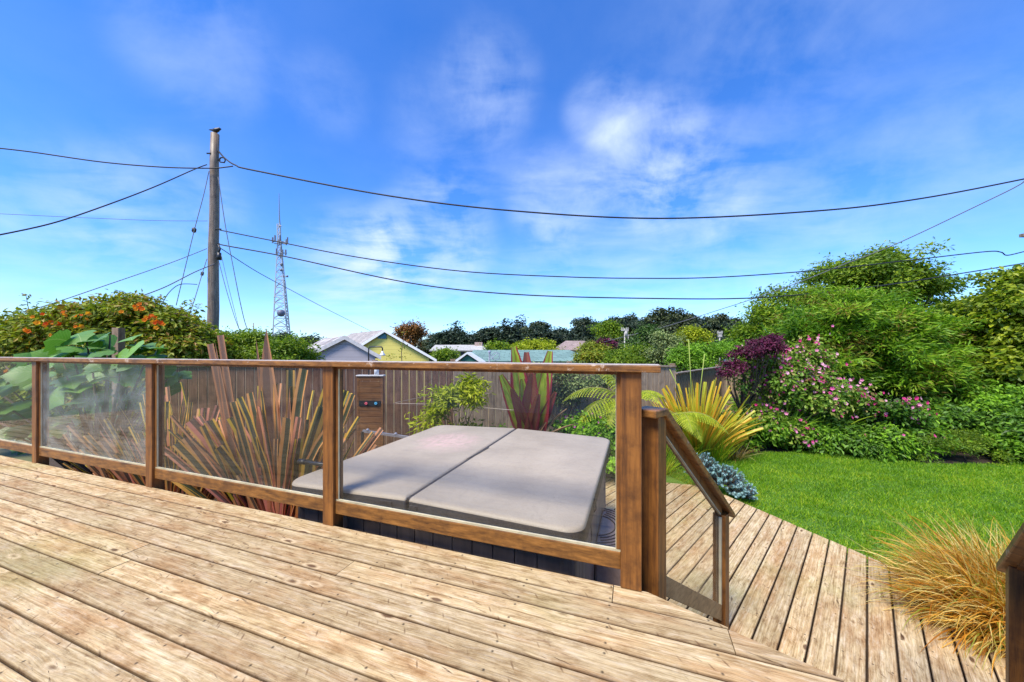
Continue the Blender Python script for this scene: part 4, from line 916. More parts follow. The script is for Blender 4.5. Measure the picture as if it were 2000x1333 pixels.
# ---- yellow flax on the right
YFL = bladestripe('yellow_flax_leaf', (.34, .38, .03), (.70, .64, .04), (.66, .36, .03), (.14, .22, .02), .35, .45); YFG = bladestripe('orange_flax_leaf', (.60, .32, .03), (.70, .60, .05), (.55, .50, .04), (.12, .20, .02), .35, .6)
yb = P(1362, 897, G); e = empty('yellow_flax', yb, 'golden yellow and orange flax clump at the lawn corner below the fence', 'plant')
r = rs(81); n = 240; az = r.uniform(0, 2*math.pi, n); ln2 = r.uniform(.1, .95, n); d = np.column_stack([np.cos(az)*ln2*1.15, np.sin(az)*ln2*.8, np.ones(n)]); root = np.array(yb)+np.column_stack([np.cos(az)*ln2*.25, np.sin(az)*ln2*.2, np.zeros(n)])
for a, b_, m in ((0, 150, YFL), (150, 240, YFG)): blades('leaves', m, e, r, root[a:b_], d[a:b_], r.uniform(1.0, 1.68, b_-a)*(1-.22*ln2[a:b_]), r.uniform(.05, .085, b_-a), r.uniform(.1, 1.0, b_-a)*(r.uniform(0, 1, b_-a) < .8)+.1, 8, (r.uniform(0, 1, b_-a) < .55)*.75, .3)
mb = MB(); 
for x, y in ((1376, 692), (1345, 664), (1308, 722)): q = D(x, y, yb.y-.1); mb.tube([yb+Vector((.03, 0, .2)), Vector((q.x*.5+yb.x*.5, yb.y, .3)), q], [.007, .006, .009], 6)
mb.build('flower_spikes', plain('spike_green', (.30, .38, .05), .6), e, smooth=True)
# wispy yellowish grasses near the flax
def tuft(name, label, base, n, seed, mat, ln, w, lean, droop, spread=.1, group=None, cat='grass', bias=(0, 0), segs=7, curl=.03):
    r = rs(seed); e = empty(name, base, label, cat, group); az = r.uniform(0, 2*math.pi, n); l = r.uniform(lean[0], lean[1], n)
    d = np.column_stack([np.cos(az)*l+bias[0], np.sin(az)*l+bias[1], np.ones(n)]); root = np.array(base)+np.column_stack([np.cos(az)*spread*r.uniform(0, 1, n), np.sin(az)*spread*r.uniform(0, 1, n), np.zeros(n)])
    blades('blades', mat, e, r, root, d, r.uniform(ln[0], ln[1], n), r.uniform(w[0], w[1], n), r.uniform(droop[0], droop[1], n), segs, None, .2, curl=curl); return e
M_lime = leafmat('lime_blade', [(.08, .17, .01), (.18, .30, .015), (.34, .38, .04)], .35); M_straw = leafmat('straw_blade', [(.30, .15, .03), (.50, .33, .08), (.62, .48, .20)], .35, nscale=4, gain=(1,1,1)); M_strap = leafmat('strap_blade', [(.06, .15, .012), (.12, .25, .02), (.22, .36, .04)], .35)
for k, (x, y, n, lb) in enumerate(((1330, 905, 160, 'lime grass clump behind the sloping railing cap'), (1395, 903, 170, 'yellowish feathery grass clump at foot of the yellow flax'), (1290, 925, 100, 'lime grass clump between the stair railing posts'))):
    tuft('grass_clump', lb, P(x, y, G), n, 90+k, M_lime, (.35, .75), (.010, .022), (.1, .8), (.3, 1.2), .18, 'grass clumps below the yellow flax')
tuft('dry_grass_clump', 'straw coloured tangled stems between yellow flax and blue spruce', P(1432, 900, G), 120, 94, M_straw, (.3, .62), (.006, .014), (.3, 1.2), (.4, 1.4), .15, curl=.12, bias=(-.1, -.2))
yg = P(1320, 900, G); shrub('golden_shrub', 'small golden rounded shrub behind the stair railing cap', 'shrub', yg, [((yg.x, yg.y+.1, -.35), (.35, .3, .42), 50)], M_yel, 95, 40, .06, .05, nl=6, r0=.012, zmin=G)
# ---- blue spruce
M_blue = leafmat('blue_needles', [(.10, .21, .20), (.20, .38, .37), (.38, .58, .58)], .1, nscale=3, gain=(1,1,1))
c = P(1403, 985, G); r = rs(101); e = empty('dwarf_blue_spruce', (c.x+.08, c.y+.12, G), 'dwarf blue green spruce mound at the edge of the lower deck', 'shrub')
cc = np.array([(c.x+.14, c.y+.12, -.68), (c.x-.05, c.y+.28, -.60), (c.x+.30, c.y-.02, -.78)]); V = []
tips_, td_ = [], []
for q, rad, m_ in ((cc[0], (.30, .24, .27), 170), (cc[1], (.25, .22, .30), 130), (cc[2], (.22, .18, .17), 90)):
    d = rdir(r, m_); d[:, 2] = np.abs(d[:, 2]); tips_.append(q+d*np.array(rad)*r.uniform(.72, 1.05, (m_, 1))); td_.append(d)
tips_ = np.concatenate(tips_); td_ = unit(np.concatenate(td_)+np.array([0, 0, .3])); per = 90; n = len(tips_)*per
ct = np.repeat(tips_, per, 0); dt = np.repeat(td_, per, 0); u = r.uniform(0, 1, (n, 1)); rad_ = rdir(r, n); rad_ = unit(rad_-dt*(rad_*dt).sum(1, keepdims=True))
root = ct-dt*(1-u)*.10; nd = unit(rad_*.8+dt*.8); sd = unit(np.cross(nd, dt))*.003
V = np.stack([root-sd, root+sd, root+nd*.030], 1).reshape(-1, 3); i_ = np.arange(n)[:, None]*3
npmesh('needles', V, [i_+[[0, 1, 2]]], M_blue, e, rnd=np.repeat(np.clip(u[:, 0]*.5+np.repeat(r.uniform(0, .5, len(tips_)), per), 0, 1), 3))
mb = MB()
for k in range(0, len(tips_)): mb.tube([tuple(tips_[k]-td_[k]*.16), tuple(tips_[k]-td_[k]*.01)], [.008, .006], 5)
mb.build('branches', BARK, e)
# ---- dry golden sedge by the right newel
SEDGE = leafmat('golden_sedge', [(.34, .13, .015), (.60, .28, .03), (.72, .45, .09), (.85, .68, .30), (.25, .27, .03)], .4, nscale=5, namt=.3, gain=(1.12,1.1,1))
r = rs(111); base = Vector((3.60, 2.50, -.90)); e = empty('golden_sedge', base, 'big tawny golden sedge clump spilling over the lower deck edge by the right railing', 'ornamental grass')
n = 3800; az = r.uniform(0, 2*math.pi, n); l = r.uniform(.15, 1.15, n)
d = np.column_stack([np.cos(az)*l*.9-.55, np.sin(az)*l*.8+.05, np.ones(n)*.95]); root = np.array(base)+np.column_stack([r.normal(0, .13, n), r.normal(0, .12, n), np.zeros(n)])
blades('blades', SEDGE, e, r, root, d, r.uniform(.42, .90, n), r.uniform(.006, .014, n), r.uniform(.5, 2.6, n), 9, None, .2, curl=.05)
n = 700; az = r.uniform(0, 2*math.pi, n); l = r.uniform(.3, 1.3, n)
d = np.column_stack([np.cos(az)*l-.25, np.sin(az)*l-.8, np.ones(n)*.8]); root = np.array(base)+np.column_stack([r.normal(0, .13, n), r.normal(0, .12, n), np.zeros(n)])
blades('lower_blades', SEDGE, e, r, root, d, r.uniform(.45, .80, n), r.uniform(.006, .014, n), r.uniform(.8, 2.6, n), 8, None, .2, curl=.06)

# ---- border along the lawn
bxs = [(1450, 893), (1510, 893), (1575, 892), (1640, 898), (1710, 905), (1775, 913)]
for k, (x, y) in enumerate(bxs):
    c = P(x, y-6, G); lb = ['leafy green border plant left of the strap leaved clump', 'glossy green border plant under the strap leaved clump', 'dense green border plant in the middle of the lawn edge', 'dense green border plant below the trailing pink flowers', 'green border plant right of the middle of lawn edge', 'green border plant beside the low clipped mound'][k]
    h = [.42, .36, .34, .34, .30, .30][k]
    mound('border_plant', lb, 'plant', (c.x, c.y+.30, G+h*.75), (.50, .38, h), M_bright if k % 2 else M_mid, 120+k, 110, 36, .075, .085, group='leafy plants along the lawn edge', aspect=.42, droop=.5)
for k, (x, y, n) in enumerate(((1540, 885, 130), (1500, 880, 110), (1680, 880, 90), (1625, 880, 70), (1590, 875, 60))):
    tuft('strap_leaf_clump', ['tall clump of arching strap leaves above the lawn border', 'clump of upright strap leaves next to the pink shrub', 'sparse strap leaves rising from the lawn border plants below trailing pink flowers', 'few strap leaves poking from the border middle', 'thin strap leaf tuft right of tall clump'][k], P(x, y, G)+Vector((0, .25, .1)), n, 130+k, M_strap, (.6, 1.15), (.014, .03), (.1, .75), (.4, 1.3), .16, 'strap leaf clumps in the lawn border', 'plant')
for k, (x, y, w) in enumerate(((1860, 905, .55), (1935, 906, .5))):
    c = P(x, y+6, G); mound('low_mound_shrub', ['low rounded olive green mound shrub at the lawn edge', 'smaller olive mound shrub right of the rounded one'][k], 'shrub', (c.x, c.y+.35, G+.22), (w, .4, .30), M_yel if k == 3 else M_olive, 140+k, 110, 60, .05, .035, group='low mound shrubs')
# plants right of the mounds
for k, (x, y, Y, rx, rz, m, lb) in enumerate(((1760, 850, 7.3, .7, .5, M_bright, 'bright green bushy growth behind the border plants'), (1850, 830, 7.6, .8, .55, M_mid, 'green bushy growth above the olive mound'), (1960, 820, 7.4, .8, .65, M_bright, 'bright leafy bush at the right edge of the lawn'),
        (2060, 860, 6.6, .8, .55, M_mid, 'green bush at the far right of lawn border'), (1990, 880, 6.7, .5, .3, M_bright, 'small green plants right of the olive mounds'), (1620, 850, 7.5, .8, .45, M_mid, 'green growth beneath the pink flowering shrub'))):
    c = D(x, y, Y); shrub('leafy_bush', lb, 'shrub', (c.x, Y, G), [((c.x, Y, c.z), (rx, .5, rz), 120), ((c.x, Y, G+.2), (rx, .5, .35), 50)], m, 150+k, 46, .10, .09, zmin=G, aspect=.5, nl=12, r0=.02)
# ---- pink flowering shrub
def flowering(name, label, blobs, seed, base, nf, mat=M_mid, fm=M_pink, fs=.068, cat='shrub'):
    e, C, O, r = shrub(name, label, cat, base, blobs, mat, seed, 34, .11, .075, nl=20, r0=.03, aspect=.6, zmin=G)
    k = [i for i in range(len(C)) if O[i, 1] < .3]; k = [k[i] for i in r.choice(len(k), nf, replace=True)]
    pts = [Vector(C[i])+Vector(O[i])*.14+Vector(r.normal(size=3)*.10) for i in k]; flowers(e, r, pts, fm, fs, 5, 'flowers')
c = D(1515, 755, 7.6); c2 = D(1600, 780, 7.5); c3 = D(1470, 700, 7.8)
c4 = D(1560, 720, 7.7)
flowering('pink_flowering_shrub', 'large loose shrub covered in pink open flowers beside the yellow flax', [(tuple(c), (.75, .5, .65), 130), (tuple(c2), (.85, .5, .5), 110), (tuple(c3+Vector((.1, 0, -.2))), (.4, .4, .35), 40), (tuple(c4), (.55, .4, .6), 60), ((c.x+.2, 7.6, -.4), (.9, .5, .5), 80)], 161, (c.x+.1, 7.7, G), 640, leafmat('lavatera_leaf', [(.03, .08, .015), (.07, .16, .02), (.13, .22, .04), (.18, .15, .09)], .3))
c = D(1740, 815, 7.0); flowering('pink_flowering_shrub', 'small low shrub with trailing pink flowers over the right lawn border', [(tuple(c), (.42, .3, .25), 60), ((c.x, 7.0, c.z-.35), (.5, .35, .35), 40)], 162, (c.x, 7.1, G), 95)
# ---- feathery shrub: many fine up-swept sprays
def feathery(name, label, blobs, mat, seed, per, base, size=.13, spread=.14, r0=.07, aspect=.24):
    r = rs(seed); e = empty(name, base, label, 'shrub'); C, O = blobs_to_clusters(r, blobs, (.55, 1.12), .3)
    leafmesh('foliage', mat, e, r, C, O, per, spread, size, aspect=aspect, droop=-.1, flat=(1.5, 1.0, .5), outw=1.0, rcl=.6)
    idx = r.choice(len(C), 60, replace=False); limbs('trunk', e, r, base, [C[i] for i in idx], r0); return e, C, O, r
M_feath = leafmat('feathery_leaf', [(.025, .075, .006), (.065, .16, .010), (.14, .26, .018), (.10, .07, .02)], .35, nscale=1.6, namt=.45)
c = D(1680, 700, 9.0)
feathery('feathery_shrub', 'huge bright green feathery shrub towering behind the pink flowers', [((c.x, 9, 1.1), (1.9, 1.1, 1.15), 330), ((c.x-.9, 8.8, .9), (1.2, .9, 1.1), 170), ((c.x+1.0, 9, .6), (1.4, 1, 1.05), 220), ((c.x, 8.7, -.1), (2.2, .9, .8), 240), ((c.x-.1, 9, 1.75), (1.0, .7, .5), 60)], M_feath, 171, 150, (c.x, 9.2, G))
# ---- big tree behind
def tree(name, label, blobs, mat, seed, per, base, spread, size, r0, group=None, nl=20, **kw):
    r = rs(seed); e = empty(name, base, label, 'tree', group); C, O = blobs_to_clusters(r, blobs, (.45, 1.05)); leafmesh('crown', mat, e, r, C, O, per, spread, size, **kw)
    idx = r.choice(len(C), min(nl, len(C)), replace=False); limbs('trunk', e, r, base, [C[i] for i in idx], r0); return e
def bl_px(lst, Y, dy=.9):
    out = []
    for x, y, rx, ry, n in lst: c = D(x, y, Y); out.append(((c.x, Y, c.z), (rx/F*Y, dy, ry/F*Y), n))
    return out
tree('broadleaf_tree', 'tall olive green tree with ragged top crossed by wires', bl_px([(1590, 610, 90, 50, 150), (1660, 565, 75, 52, 150), (1720, 545, 60, 42, 110), (1540, 640, 65, 40, 80), (1510, 665, 50, 30, 50), (1770, 578, 42, 30, 70), (1700, 620, 120, 70, 160), (1780, 620, 50, 45, 70), (1800, 665, 50, 40, 60), (1715, 515, 25, 22, 16)], 17.5, 1.7), M_olive, 181, 70, (D(1680, 0, 17.5).x, 17.7, gz(10, 17)), .24, .17, .16, nl=34)
r = rs(182); e2 = empty('tree_shoots', (D(1780, 0, 16.5).x, 16.5, .5), 'thin leafy shoots sticking out right of the tall olive tree', 'branch'); mbst = MB(); SC_, SO_ = [], []
for a, b_ in (((1760, 560), (1850, 515)), ((1770, 590), (1855, 545)), ((1715, 520), (1722, 485)), ((1740, 530), (1775, 520)), ((1770, 560), (1800, 525)), ((1540, 615), (1528, 575)), ((1790, 600), (1850, 590)), ((1720, 500), (1735, 488)), ((1500, 625), (1478, 610))):
    A_ = D(a[0], a[1], 17.0); B_ = D(b_[0], b_[1], 16.6); mbst.tube([A_, A_.lerp(B_, .5)-UP*.05, B_], [.02, .012, .005], 5)
    for k in range(7): SC_.append(tuple(A_.lerp(B_, .2+.133*k))); SO_.append((0, 0, 1))
mbst.build('twigs', BARK, e2); leafmesh('leaves', M_olive, e2, r, np.array(SC_), np.array(SO_, float), 9, .10, .18)
tree('broadleaf_tree', 'leafy yellow green tree at the right edge of the garden', bl_px([(1968, 605, 52, 36, 80), (2015, 562, 42, 42, 70), (1998, 680, 72, 75, 150), (1945, 650, 30, 30, 40), (2040, 640, 70, 90, 90), (1930, 720, 50, 50, 60), (1990, 760, 90, 60, 80), (1985, 540, 22, 14, 10)], 8.2, .9), M_rt, 183, 42, (D(2030, 0, 8.2).x, 8.3, G), .12, .11, .09, nl=30, aspect=.6)
tree('twiggy_tree', 'thin browny green twiggy tree between the olive tree and right edge tree', bl_px([(1885, 690, 40, 34, 50), (1885, 735, 60, 45, 50), (1850, 750, 50, 45, 40)], 9.6, .6), M_vine, 184, 30, (D(1875, 0, 9.6).x, 9.7, G), .16, .07, .06, nl=44)
tree('purple_maple', 'purple leaved maple above the pink flowering shrub', bl_px([(1482, 680, 24, 13, 62), (1456, 694, 15, 10, 24), (1506, 684, 15, 11, 18), (1440, 718, 13, 8, 12), (1515, 664, 12, 6, 10), (1430, 730, 12, 9, 8)], 7.3, .4), M_purple, 185, 40, (D(1480, 0, 7.3).x, 7.9, G), .06, .065, .05, nl=14)
# bushes beyond the fence
for k, (x, y, Y, rx, ry, m, lb) in enumerate(((1200, 708, 14, 45, 16, M_olive, 'ochre green bush row just over the fence beside far pole'), (1250, 700, 15, 40, 22, M_olive, 'yellowish rounded bush behind the end of the railing cap'), (1298, 690, 14, 32, 34, M_gray, 'dark grey green bush over the fence post'),
       (1262, 672, 18, 32, 28, M_dark, 'brown green bush right of the twin far poles'), (1352, 665, 26, 24, 20, M_yel, 'dome shaped golden green bush in front of the dark cypress'), (1385, 700, 13, 55, 24, M_bright, 'wide bright green bush behind the short fence run'), (1340, 705, 12.5, 30, 24, M_bright, 'bright green bush just over the fence by flax spikes'),
       (1060, 681, 40, 36, 10, M_yel, 'lime green bush group in front of the distant pines'), (1012, 687, 38, 14, 7, M_yel, 'lime bush left of the larger lime bush group'), (975, 684, 34, 18, 10, M_olive, 'olive bush beside the long low house'), (870, 697, 28, 18, 9, M_olive, 'olive bush at the foot of the long low house'), (1160, 690, 20, 22, 16, M_vine, 'bare tan twiggy bush left of twin far poles'),
       (1150, 702, 11.8, 22, 7, M_vine, 'climber on the end of the green roof'), (1430, 690, 16, 30, 20, M_bright, 'bright bush behind the purple maple'), (1190, 655, 45, 25, 18, M_olive, 'green tree behind the twin far poles'), (1182, 680, 22, 9, 9, M_purple, 'small purple bush left of the far poles'))):
    c = D(x, y, Y); zb = gz(c.x, Y)
    C2 = [((c.x, Y, c.z), (rx/F*Y, rx/F*Y*.6, ry/F*Y), 90), ((c.x, Y, (c.z+zb)/2), (rx/F*Y*.9, rx/F*Y*.5, max(.3, (c.z-zb)/2)), 50)]
    s_ = Y/14; shrub('garden_bush', lb, 'shrub', (c.x, Y, zb), C2, m, 200+k, 40, .13*s_, .10*s_, nl=8, r0=.03, zmin=zb)
# reddish tree and the shoot by the yellow house
tree('reddish_tree', 'dark red brown open tree rising behind the yellow house', bl_px([(800, 655, 22, 18, 40), (812, 642, 12, 12, 22), (785, 650, 12, 12, 18), (805, 680, 20, 22, 40)], 34, 1.0), leafmat('reddish_leaf', [(.05, .03, .012), (.12, .06, .02), (.20, .10, .03)], .2), 230, 40, (D(805, 0, 34).x, 34, -2.8), .30, .26, .15, nl=22)
r = rs(231); a = D(788, 706, 7.4); e = empty('vine_shoot', (a.x, a.y, .4), 'thin dark vine shoot growing up in front of the yellow house wall', 'vine'); mb = MB(); t1 = D(790, 650, 7.4); mb.tube([(a.x, a.y, .4), D(784, 690, 7.4), t1], [.010, .008, .004], 5); mb.build('stem', TWIG, e)
pts = [tuple(D(x, y, 7.4)) for x, y in ((790, 652), (786, 668), (790, 676), (785, 684), (775, 694), (765, 697), (757, 694), (796, 696), (786, 700), (770, 700))]; leafmesh('leaves', M_vine, e, r, np.array(pts), np.tile([0, 0, 1.], (len(pts), 1)), 7, .035, .055)

# ------------------------------------------------------------------ distant trees
def conifer_mesh(seed, h, w, mat, kind):
    """prototype at origin: returns (empty, crown, trunk) built round (0,0,0)"""
    r = rs(seed)
    if kind == 'spire':
        C, O = [], []
        lv = 11
        for k in range(lv):
            z = h*(.14+.84*k/lv); rad = w*(1-k/lv)**.8*r.uniform(.8, 1.15)
            for j in range(max(3, int(12*(1-k/lv))+2)):
                a = r.uniform(0, 2*math.pi); rr = rad*r.uniform(.4, 1); C.append((math.cos(a)*rr, math.sin(a)*rr, z-rr*.25)); O.append((math.cos(a), math.sin(a), -.1))
        C.append((0, 0, h)); O.append((0, 0, 1)); return np.array(C), np.array(O, float), r
    bl = []
    m_ = 9 if kind == 'round' else 8
    for k in range(m_):
        a = r.uniform(0, 2*math.pi); rr = w*r.uniform(.1, .62); z = h*r.uniform(.45, .90) if kind == 'round' else h*r.uniform(.60, .93)
        bl.append(((math.cos(a)*rr, math.sin(a)*rr*.6, z), (w*r.uniform(.28, .5), w*.35, h*r.uniform(.06, .13) if kind == 'flat' else h*.15), 20))
    C, O = blobs_to_clusters(r, bl); return C, O, r
protos = {}
def proto(key, seed, h, w, mat, kind):
    C, O, r = conifer_mesh(seed, h, w, mat, kind)
    e = bpy.data.objects.new('distant_tree', None); COL.objects.link(e)
    cr = leafmesh('crown', mat, e, r, C, O, 42 if kind != 'spire' else 30, h*.035, h*.045, aspect=.55, flat=(1.2, 1, .6))
    mb = MB(); mb.tube([(0, 0, -.3), (0, 0, h*.5), (0, 0, h*.9)], [h*.022, h*.014, h*.004], 7)
    for c in C[::max(1, len(C)//12)]: mb.tube([(0, 0, c[2]*.7), tuple(c*np.array([.6, .6, .9])), tuple(c)], [h*.009, h*.006, h*.003], 5, cap=False)
    tr = mb.build('trunk', BARK, e); protos[key] = [e, cr, tr, False, h]
proto('s1', 301, 10, 2.6, M_far, 'spire'); proto('s2', 302, 10, 2.1, M_far, 'spire'); proto('r1', 303, 10, 3.8, M_far, 'round'); proto('r2', 304, 10, 4.4, M_farolive, 'round'); proto('f1', 305, 10, 5.0, M_far, 'flat'); proto('f2', 306, 10, 5.5, M_farolive, 'flat')
def place_tree(key, px, ytop, Y, label, group, sx=1.0, name='distant_tree'):
    e, cr, tr, used, h = protos[key]; top = D(px, ytop, Y); zb = -3.0; s = (top.z-zb)/h
    if not used: o = e; protos[key][3] = True
    else:
        o = e.copy(); COL.objects.link(o)
        for c in (cr, tr):
            d_ = c.copy(); COL.objects.link(d_); d_.parent = o
    o.location = (top.x, Y, zb); o.scale = (s*sx, s*sx, s); o.rotation_euler = (0, 0, rng.uniform(0, 6.28)); tag(o, label, 'tree', group)
gA, gB, gC, gD = 'distant trees left behind the tower', 'distant conifers behind the low house', 'dark cypresses on the right skyline', 'distant conifers in the middle skyline'
rng = random.Random(77)
ORD = ['leftmost', 'second from the left', 'third from the left', 'fourth from the left', 'fifth from the left', 'sixth from the left', 'seventh from the left', 'eighth from the left', 'ninth from the left', 'tenth from the left', 'eleventh from the left', 'twelfth from the left',
       'thirteenth from the left', 'fourteenth from the left', 'fifteenth from the left', 'sixteenth from the left', 'seventeenth from the left', 'eighteenth from the left', 'nineteenth from the left', 'twentieth from the left', 'twenty first from the left', 'twenty second from the left', 'twenty third from the left', 'twenty fourth from the left']
def strip(pts, where, grp, sx, Y0, Y1, keys):
    for k, (x, y) in enumerate(sorted(pts)): place_tree(rng.choice(keys), x, y, rng.uniform(Y0, Y1), 'dark distant conifer, %s %s' % (ORD[k], where), grp, sx)
strip([(436, 652), (455, 656), (472, 650), (505, 654), (528, 652), (548, 650), (572, 652), (590, 664), (602, 657), (618, 653), (634, 661), (585, 672), (650, 668), (420, 660), (395, 662)], 'in the skyline strip behind the lattice tower', gA, 1.2, 70, 85, ['s1', 'r1', 's2', 'r1'])
strip([(833, 664), (843, 655), (853, 652), (868, 646), (884, 636), (896, 632), (910, 650), (925, 650), (940, 644), (955, 640), (968, 644), (875, 660), (935, 660)], 'above the long low house', gB, 1.35, 66, 88, ['s1', 'r1', 's2', 'r1', 'r2'])
strip([(982, 632), (990, 628), (1003, 630), (1015, 619), (1028, 630), (1040, 650), (1048, 640), (1062, 638), (1078, 642), (1090, 648), (1105, 642), (1120, 644), (1132, 640), (1072, 656), (1000, 650), (1025, 645), (1140, 630), (1095, 658), (1055, 655), (1115, 655)], 'above the green roof', gD, 1.35, 64, 88, ['s1', 'r1', 'r1', 's2', 'r2'])
for x, y, k, Y, lb in ((1150, 642, 'r1', 60, 'dark cypress above the brown hipped roof'), (1168, 619, 'f1', 55, 'flat topped dark cypress left of the far twin poles'), (1188, 632, 'r1', 62, 'low dark cypress straight behind the brown roof right end'), (1205, 616, 'f1', 58, 'tall dark cypress crown above far twin poles'), (1228, 616, 'r1', 60, 'rounded dark cypress right above the twin poles'),
                     (1258, 612, 'f1', 55, 'spiky topped cypress left of the layered cypress'), (1285, 625, 'r2', 60, 'short dark cypress before the layered one'), (1312, 604, 'f2', 50, 'layered wide cypress with the highest top on the skyline'), (1340, 628, 'r2', 55, 'dark cypress right next to the layered cypress'), (1362, 619, 'r1', 58, 'dark cypress above the golden dome bush'),
                     (1388, 616, 'f1', 56, 'cypress left of the small crossarm pole'), (1412, 616, 'f2', 56, 'flat cypress behind the small crossarm pole'), (1438, 618, 'f1', 54, 'rightmost cypress on skyline next to the olive tree'), (1326, 650, 'r2', 40, 'low dark tree filling the skyline under the layered cypress'), (1400, 655, 'r1', 48, 'low dark tree beneath the flat cypress'), (1240, 650, 'r2', 42, 'low dark tree behind the brown green bush'),
                     (1215, 655, 'r1', 44, 'low dark tree behind the twin far poles')):
    place_tree(k, x, y, Y, lb, gC, .75 if Y > 50 else .9)
for k_, v_ in protos.items():
    if not v_[3]: print('UNUSED proto', k_)

# ------------------------------------------------------------------ neighbouring buildings
ROOFG = plain('grey_shingle_roof', (.30, .27, .25), .85, scale=2.5, var=.2, bs=.3, col2=(.42, .40, .37)); WSTUC = plain('lavender_siding', (.36, .33, .36), .8, scale=4, var=.1, stretch=(1, 1, 3)); WYEL = None
def sidingmat(name, col, sp=.2):
    m, t, b, o = newmat(name); tc = N(t, 'ShaderNodeTexCoord'); s = N(t, 'ShaderNodeSeparateXYZ'); L(t, tc.outputs['Object'], s.inputs[0])
    fr = math_(t, 'FRACT', math_(t, 'DIVIDE', math_(t, 'ADD', s.outputs[2], 20), sp)); n = N(t, 'ShaderNodeTexNoise', Scale=2, Detail=4); L(t, tc.outputs['Object'], n.inputs['Vector'])
    c = mixc(t, ramp(t, fr, [(.0, 1), (.10, 0)]), mixc(t, n.outputs[0], tuple(x*.85 for x in col), col), tuple(x*.45 for x in col)); L(t, c, b.inputs['Base Color']); b.inputs['Roughness'].default_value = .7; bump(t, b, fr, .4, .03); return m
def shinglemat(name, c1, c2, sx=.35, sz=.14):
    m, t, b, o = newmat(name); tc = N(t, 'ShaderNodeTexCoord'); br = N(t, 'ShaderNodeTexBrick', Scale=1.0); br.inputs['Brick Width'].default_value = sx; br.inputs['Row Height'].default_value = sz; br.inputs['Mortar Size'].default_value = .012
    uv = N(t, 'ShaderNodeUVMap', uv_map='uv'); L(t, uv.outputs[0], br.inputs['Vector']); br.inputs['Color1'].default_value = tuple(c1)+(1,); br.inputs['Color2'].default_value = tuple(c2)+(1,); br.inputs['Mortar'].default_value = tuple(x*.4 for x in c1)+(1,)
    n = N(t, 'ShaderNodeTexNoise', Scale=1.4, Detail=4); L(t, tc.outputs['Object'], n.inputs['Vector']); L(t, mixc(t, .5, br.outputs[0], ramp(t, n.outputs[0], [(.3, .7), (.7, 1.35)]), 'MULTIPLY'), b.inputs['Base Color']); b.inputs['Roughness'].default_value = .85; return m
WYEL = sidingmat('yellow_siding', (.72, .60, .14), .28); WLAV = sidingmat('lavender_grey_siding', (.36, .33, .36), .30); WOLD = sidingmat('pale_yellow_wall', (.50, .47, .22), .3); WGRN = sidingmat('green_gable', (.04, .17, .12), .2)
RG = shinglemat('grey_shingles', (.30, .27, .25), (.40, .36, .33)); RP = shinglemat('pale_roofing', (.38, .37, .34), (.46, .44, .40), .8, .3); RGR = shinglemat('green_roofing', (.13, .22, .19), (.18, .29, .25), .5, .28); RBR = shinglemat('brown_roofing', (.26, .19, .17), (.33, .25, .22), .5, .3)
def quad_uv(mb, a, b, c, d, flip=False):     # eave a->b, ridge d->c; uv in metres
    a, b, c, d = map(Vector, (a, b, c, d)); w = (b-a).length; h = (d-a).length; mb.add([a, b, c, d], [(0, 1, 2, 3)], [(0, 0), (w, 0), (w, h), (0, h)])
def gable(name, label, A, B, zb, ze, zp, ridge, wall, roof, ov=.35, peak=.5, trim=WHT, soff=.12, group=None):
    """front gable wall from A to B (xy), ridge vector going back"""
    A, B, Rv = Vector((A[0], A[1], 0)), Vector((B[0], B[1], 0)), Vector(ridge); d = (B-A).normalized(); M_ = A.lerp(B, peak); rd = Rv.normalized()
    e = empty(name, (M_.x, M_.y, zb), label, 'house', group)
    mb = MB(); mb.prism([A+UP*zb, B+UP*zb, B+UP*ze, M_+UP*zp, A+UP*ze], Rv); mb.build('wall', wall, e)
    mb = MB(); sl_l = (zp-ze)/(M_-A).length; sl_r = (zp-ze)/(B-M_).length; f = -rd*ov; k = rd*ov
    eL = A-d*ov+UP*(ze-sl_l*ov+.02); eR = B+d*ov+UP*(ze-sl_r*ov+.02); pk = M_+UP*(zp+.02)
    for e0, flip in ((eL, 0), (eR, 1)):
        p_ = [e0+f, pk+f, pk+Rv+k, e0+Rv+k]; t_ = UP*soff
        a, b_, c_, d_ = [q+t_ for q in p_]; quad_uv(mb, a, d_, c_, b_)
        mb.add([v for v in p_]+[v+t_ for v in p_], [(0, 1, 2, 3), (0, 1, 5, 4), (1, 2, 6, 5), (2, 3, 7, 6), (3, 0, 4, 7)])
    mb.build('roof', roof, e)
    mb = MB()
    for e0 in (eL, eR):
        a, b_ = e0+f*1.02, pk+f*1.02; mb.prism([a-UP*.06, b_-UP*.06, b_+UP*(soff+.015), a+UP*(soff+.015)], f.normalized()*.04)
    mb.build('barge_board', trim, e); return e
Ys = 17
gable('grey_shed', 'lavender grey gabled shed with patched pale roof left of the yellow house', D(600, 0, Ys), D(733, 0, Ys), gz(-9, 17), D(0, 697, Ys).z, D(0, 662, Ys).z, (-2.6, 3.2, 0), WLAV, shinglemat('patched_roof', (.24, .21, .20), (.50, .46, .42), 1.1, .4), .2, .53, plain('grey_trim', (.50, .48, .48), .6))
Yh = 26
yh = gable('yellow_house', 'yellow gabled house with white trim and small blue gable vent', D(662, 0, Yh), D(838, 0, Yh), -2.8, D(0, 701, Yh).z, D(0, 648.5, Yh).z, (-4.2, 4.5, 0), WYEL, RG, .35, .48)
v = D(746, 656, Yh-.06); mb = MB(); mb.prism([(v.x-.32, Yh-.06, v.z-.22), (v.x+.32, Yh-.06, v.z-.22), (v.x+.32, Yh-.06, v.z+.05), (v.x, Yh-.06, v.z+.34), (v.x-.32, Yh-.06, v.z+.05)], (0, .05, 0)); mb.build('gable_vent', plain('blue_green_vent', (.05, .20, .24), .5), yh)
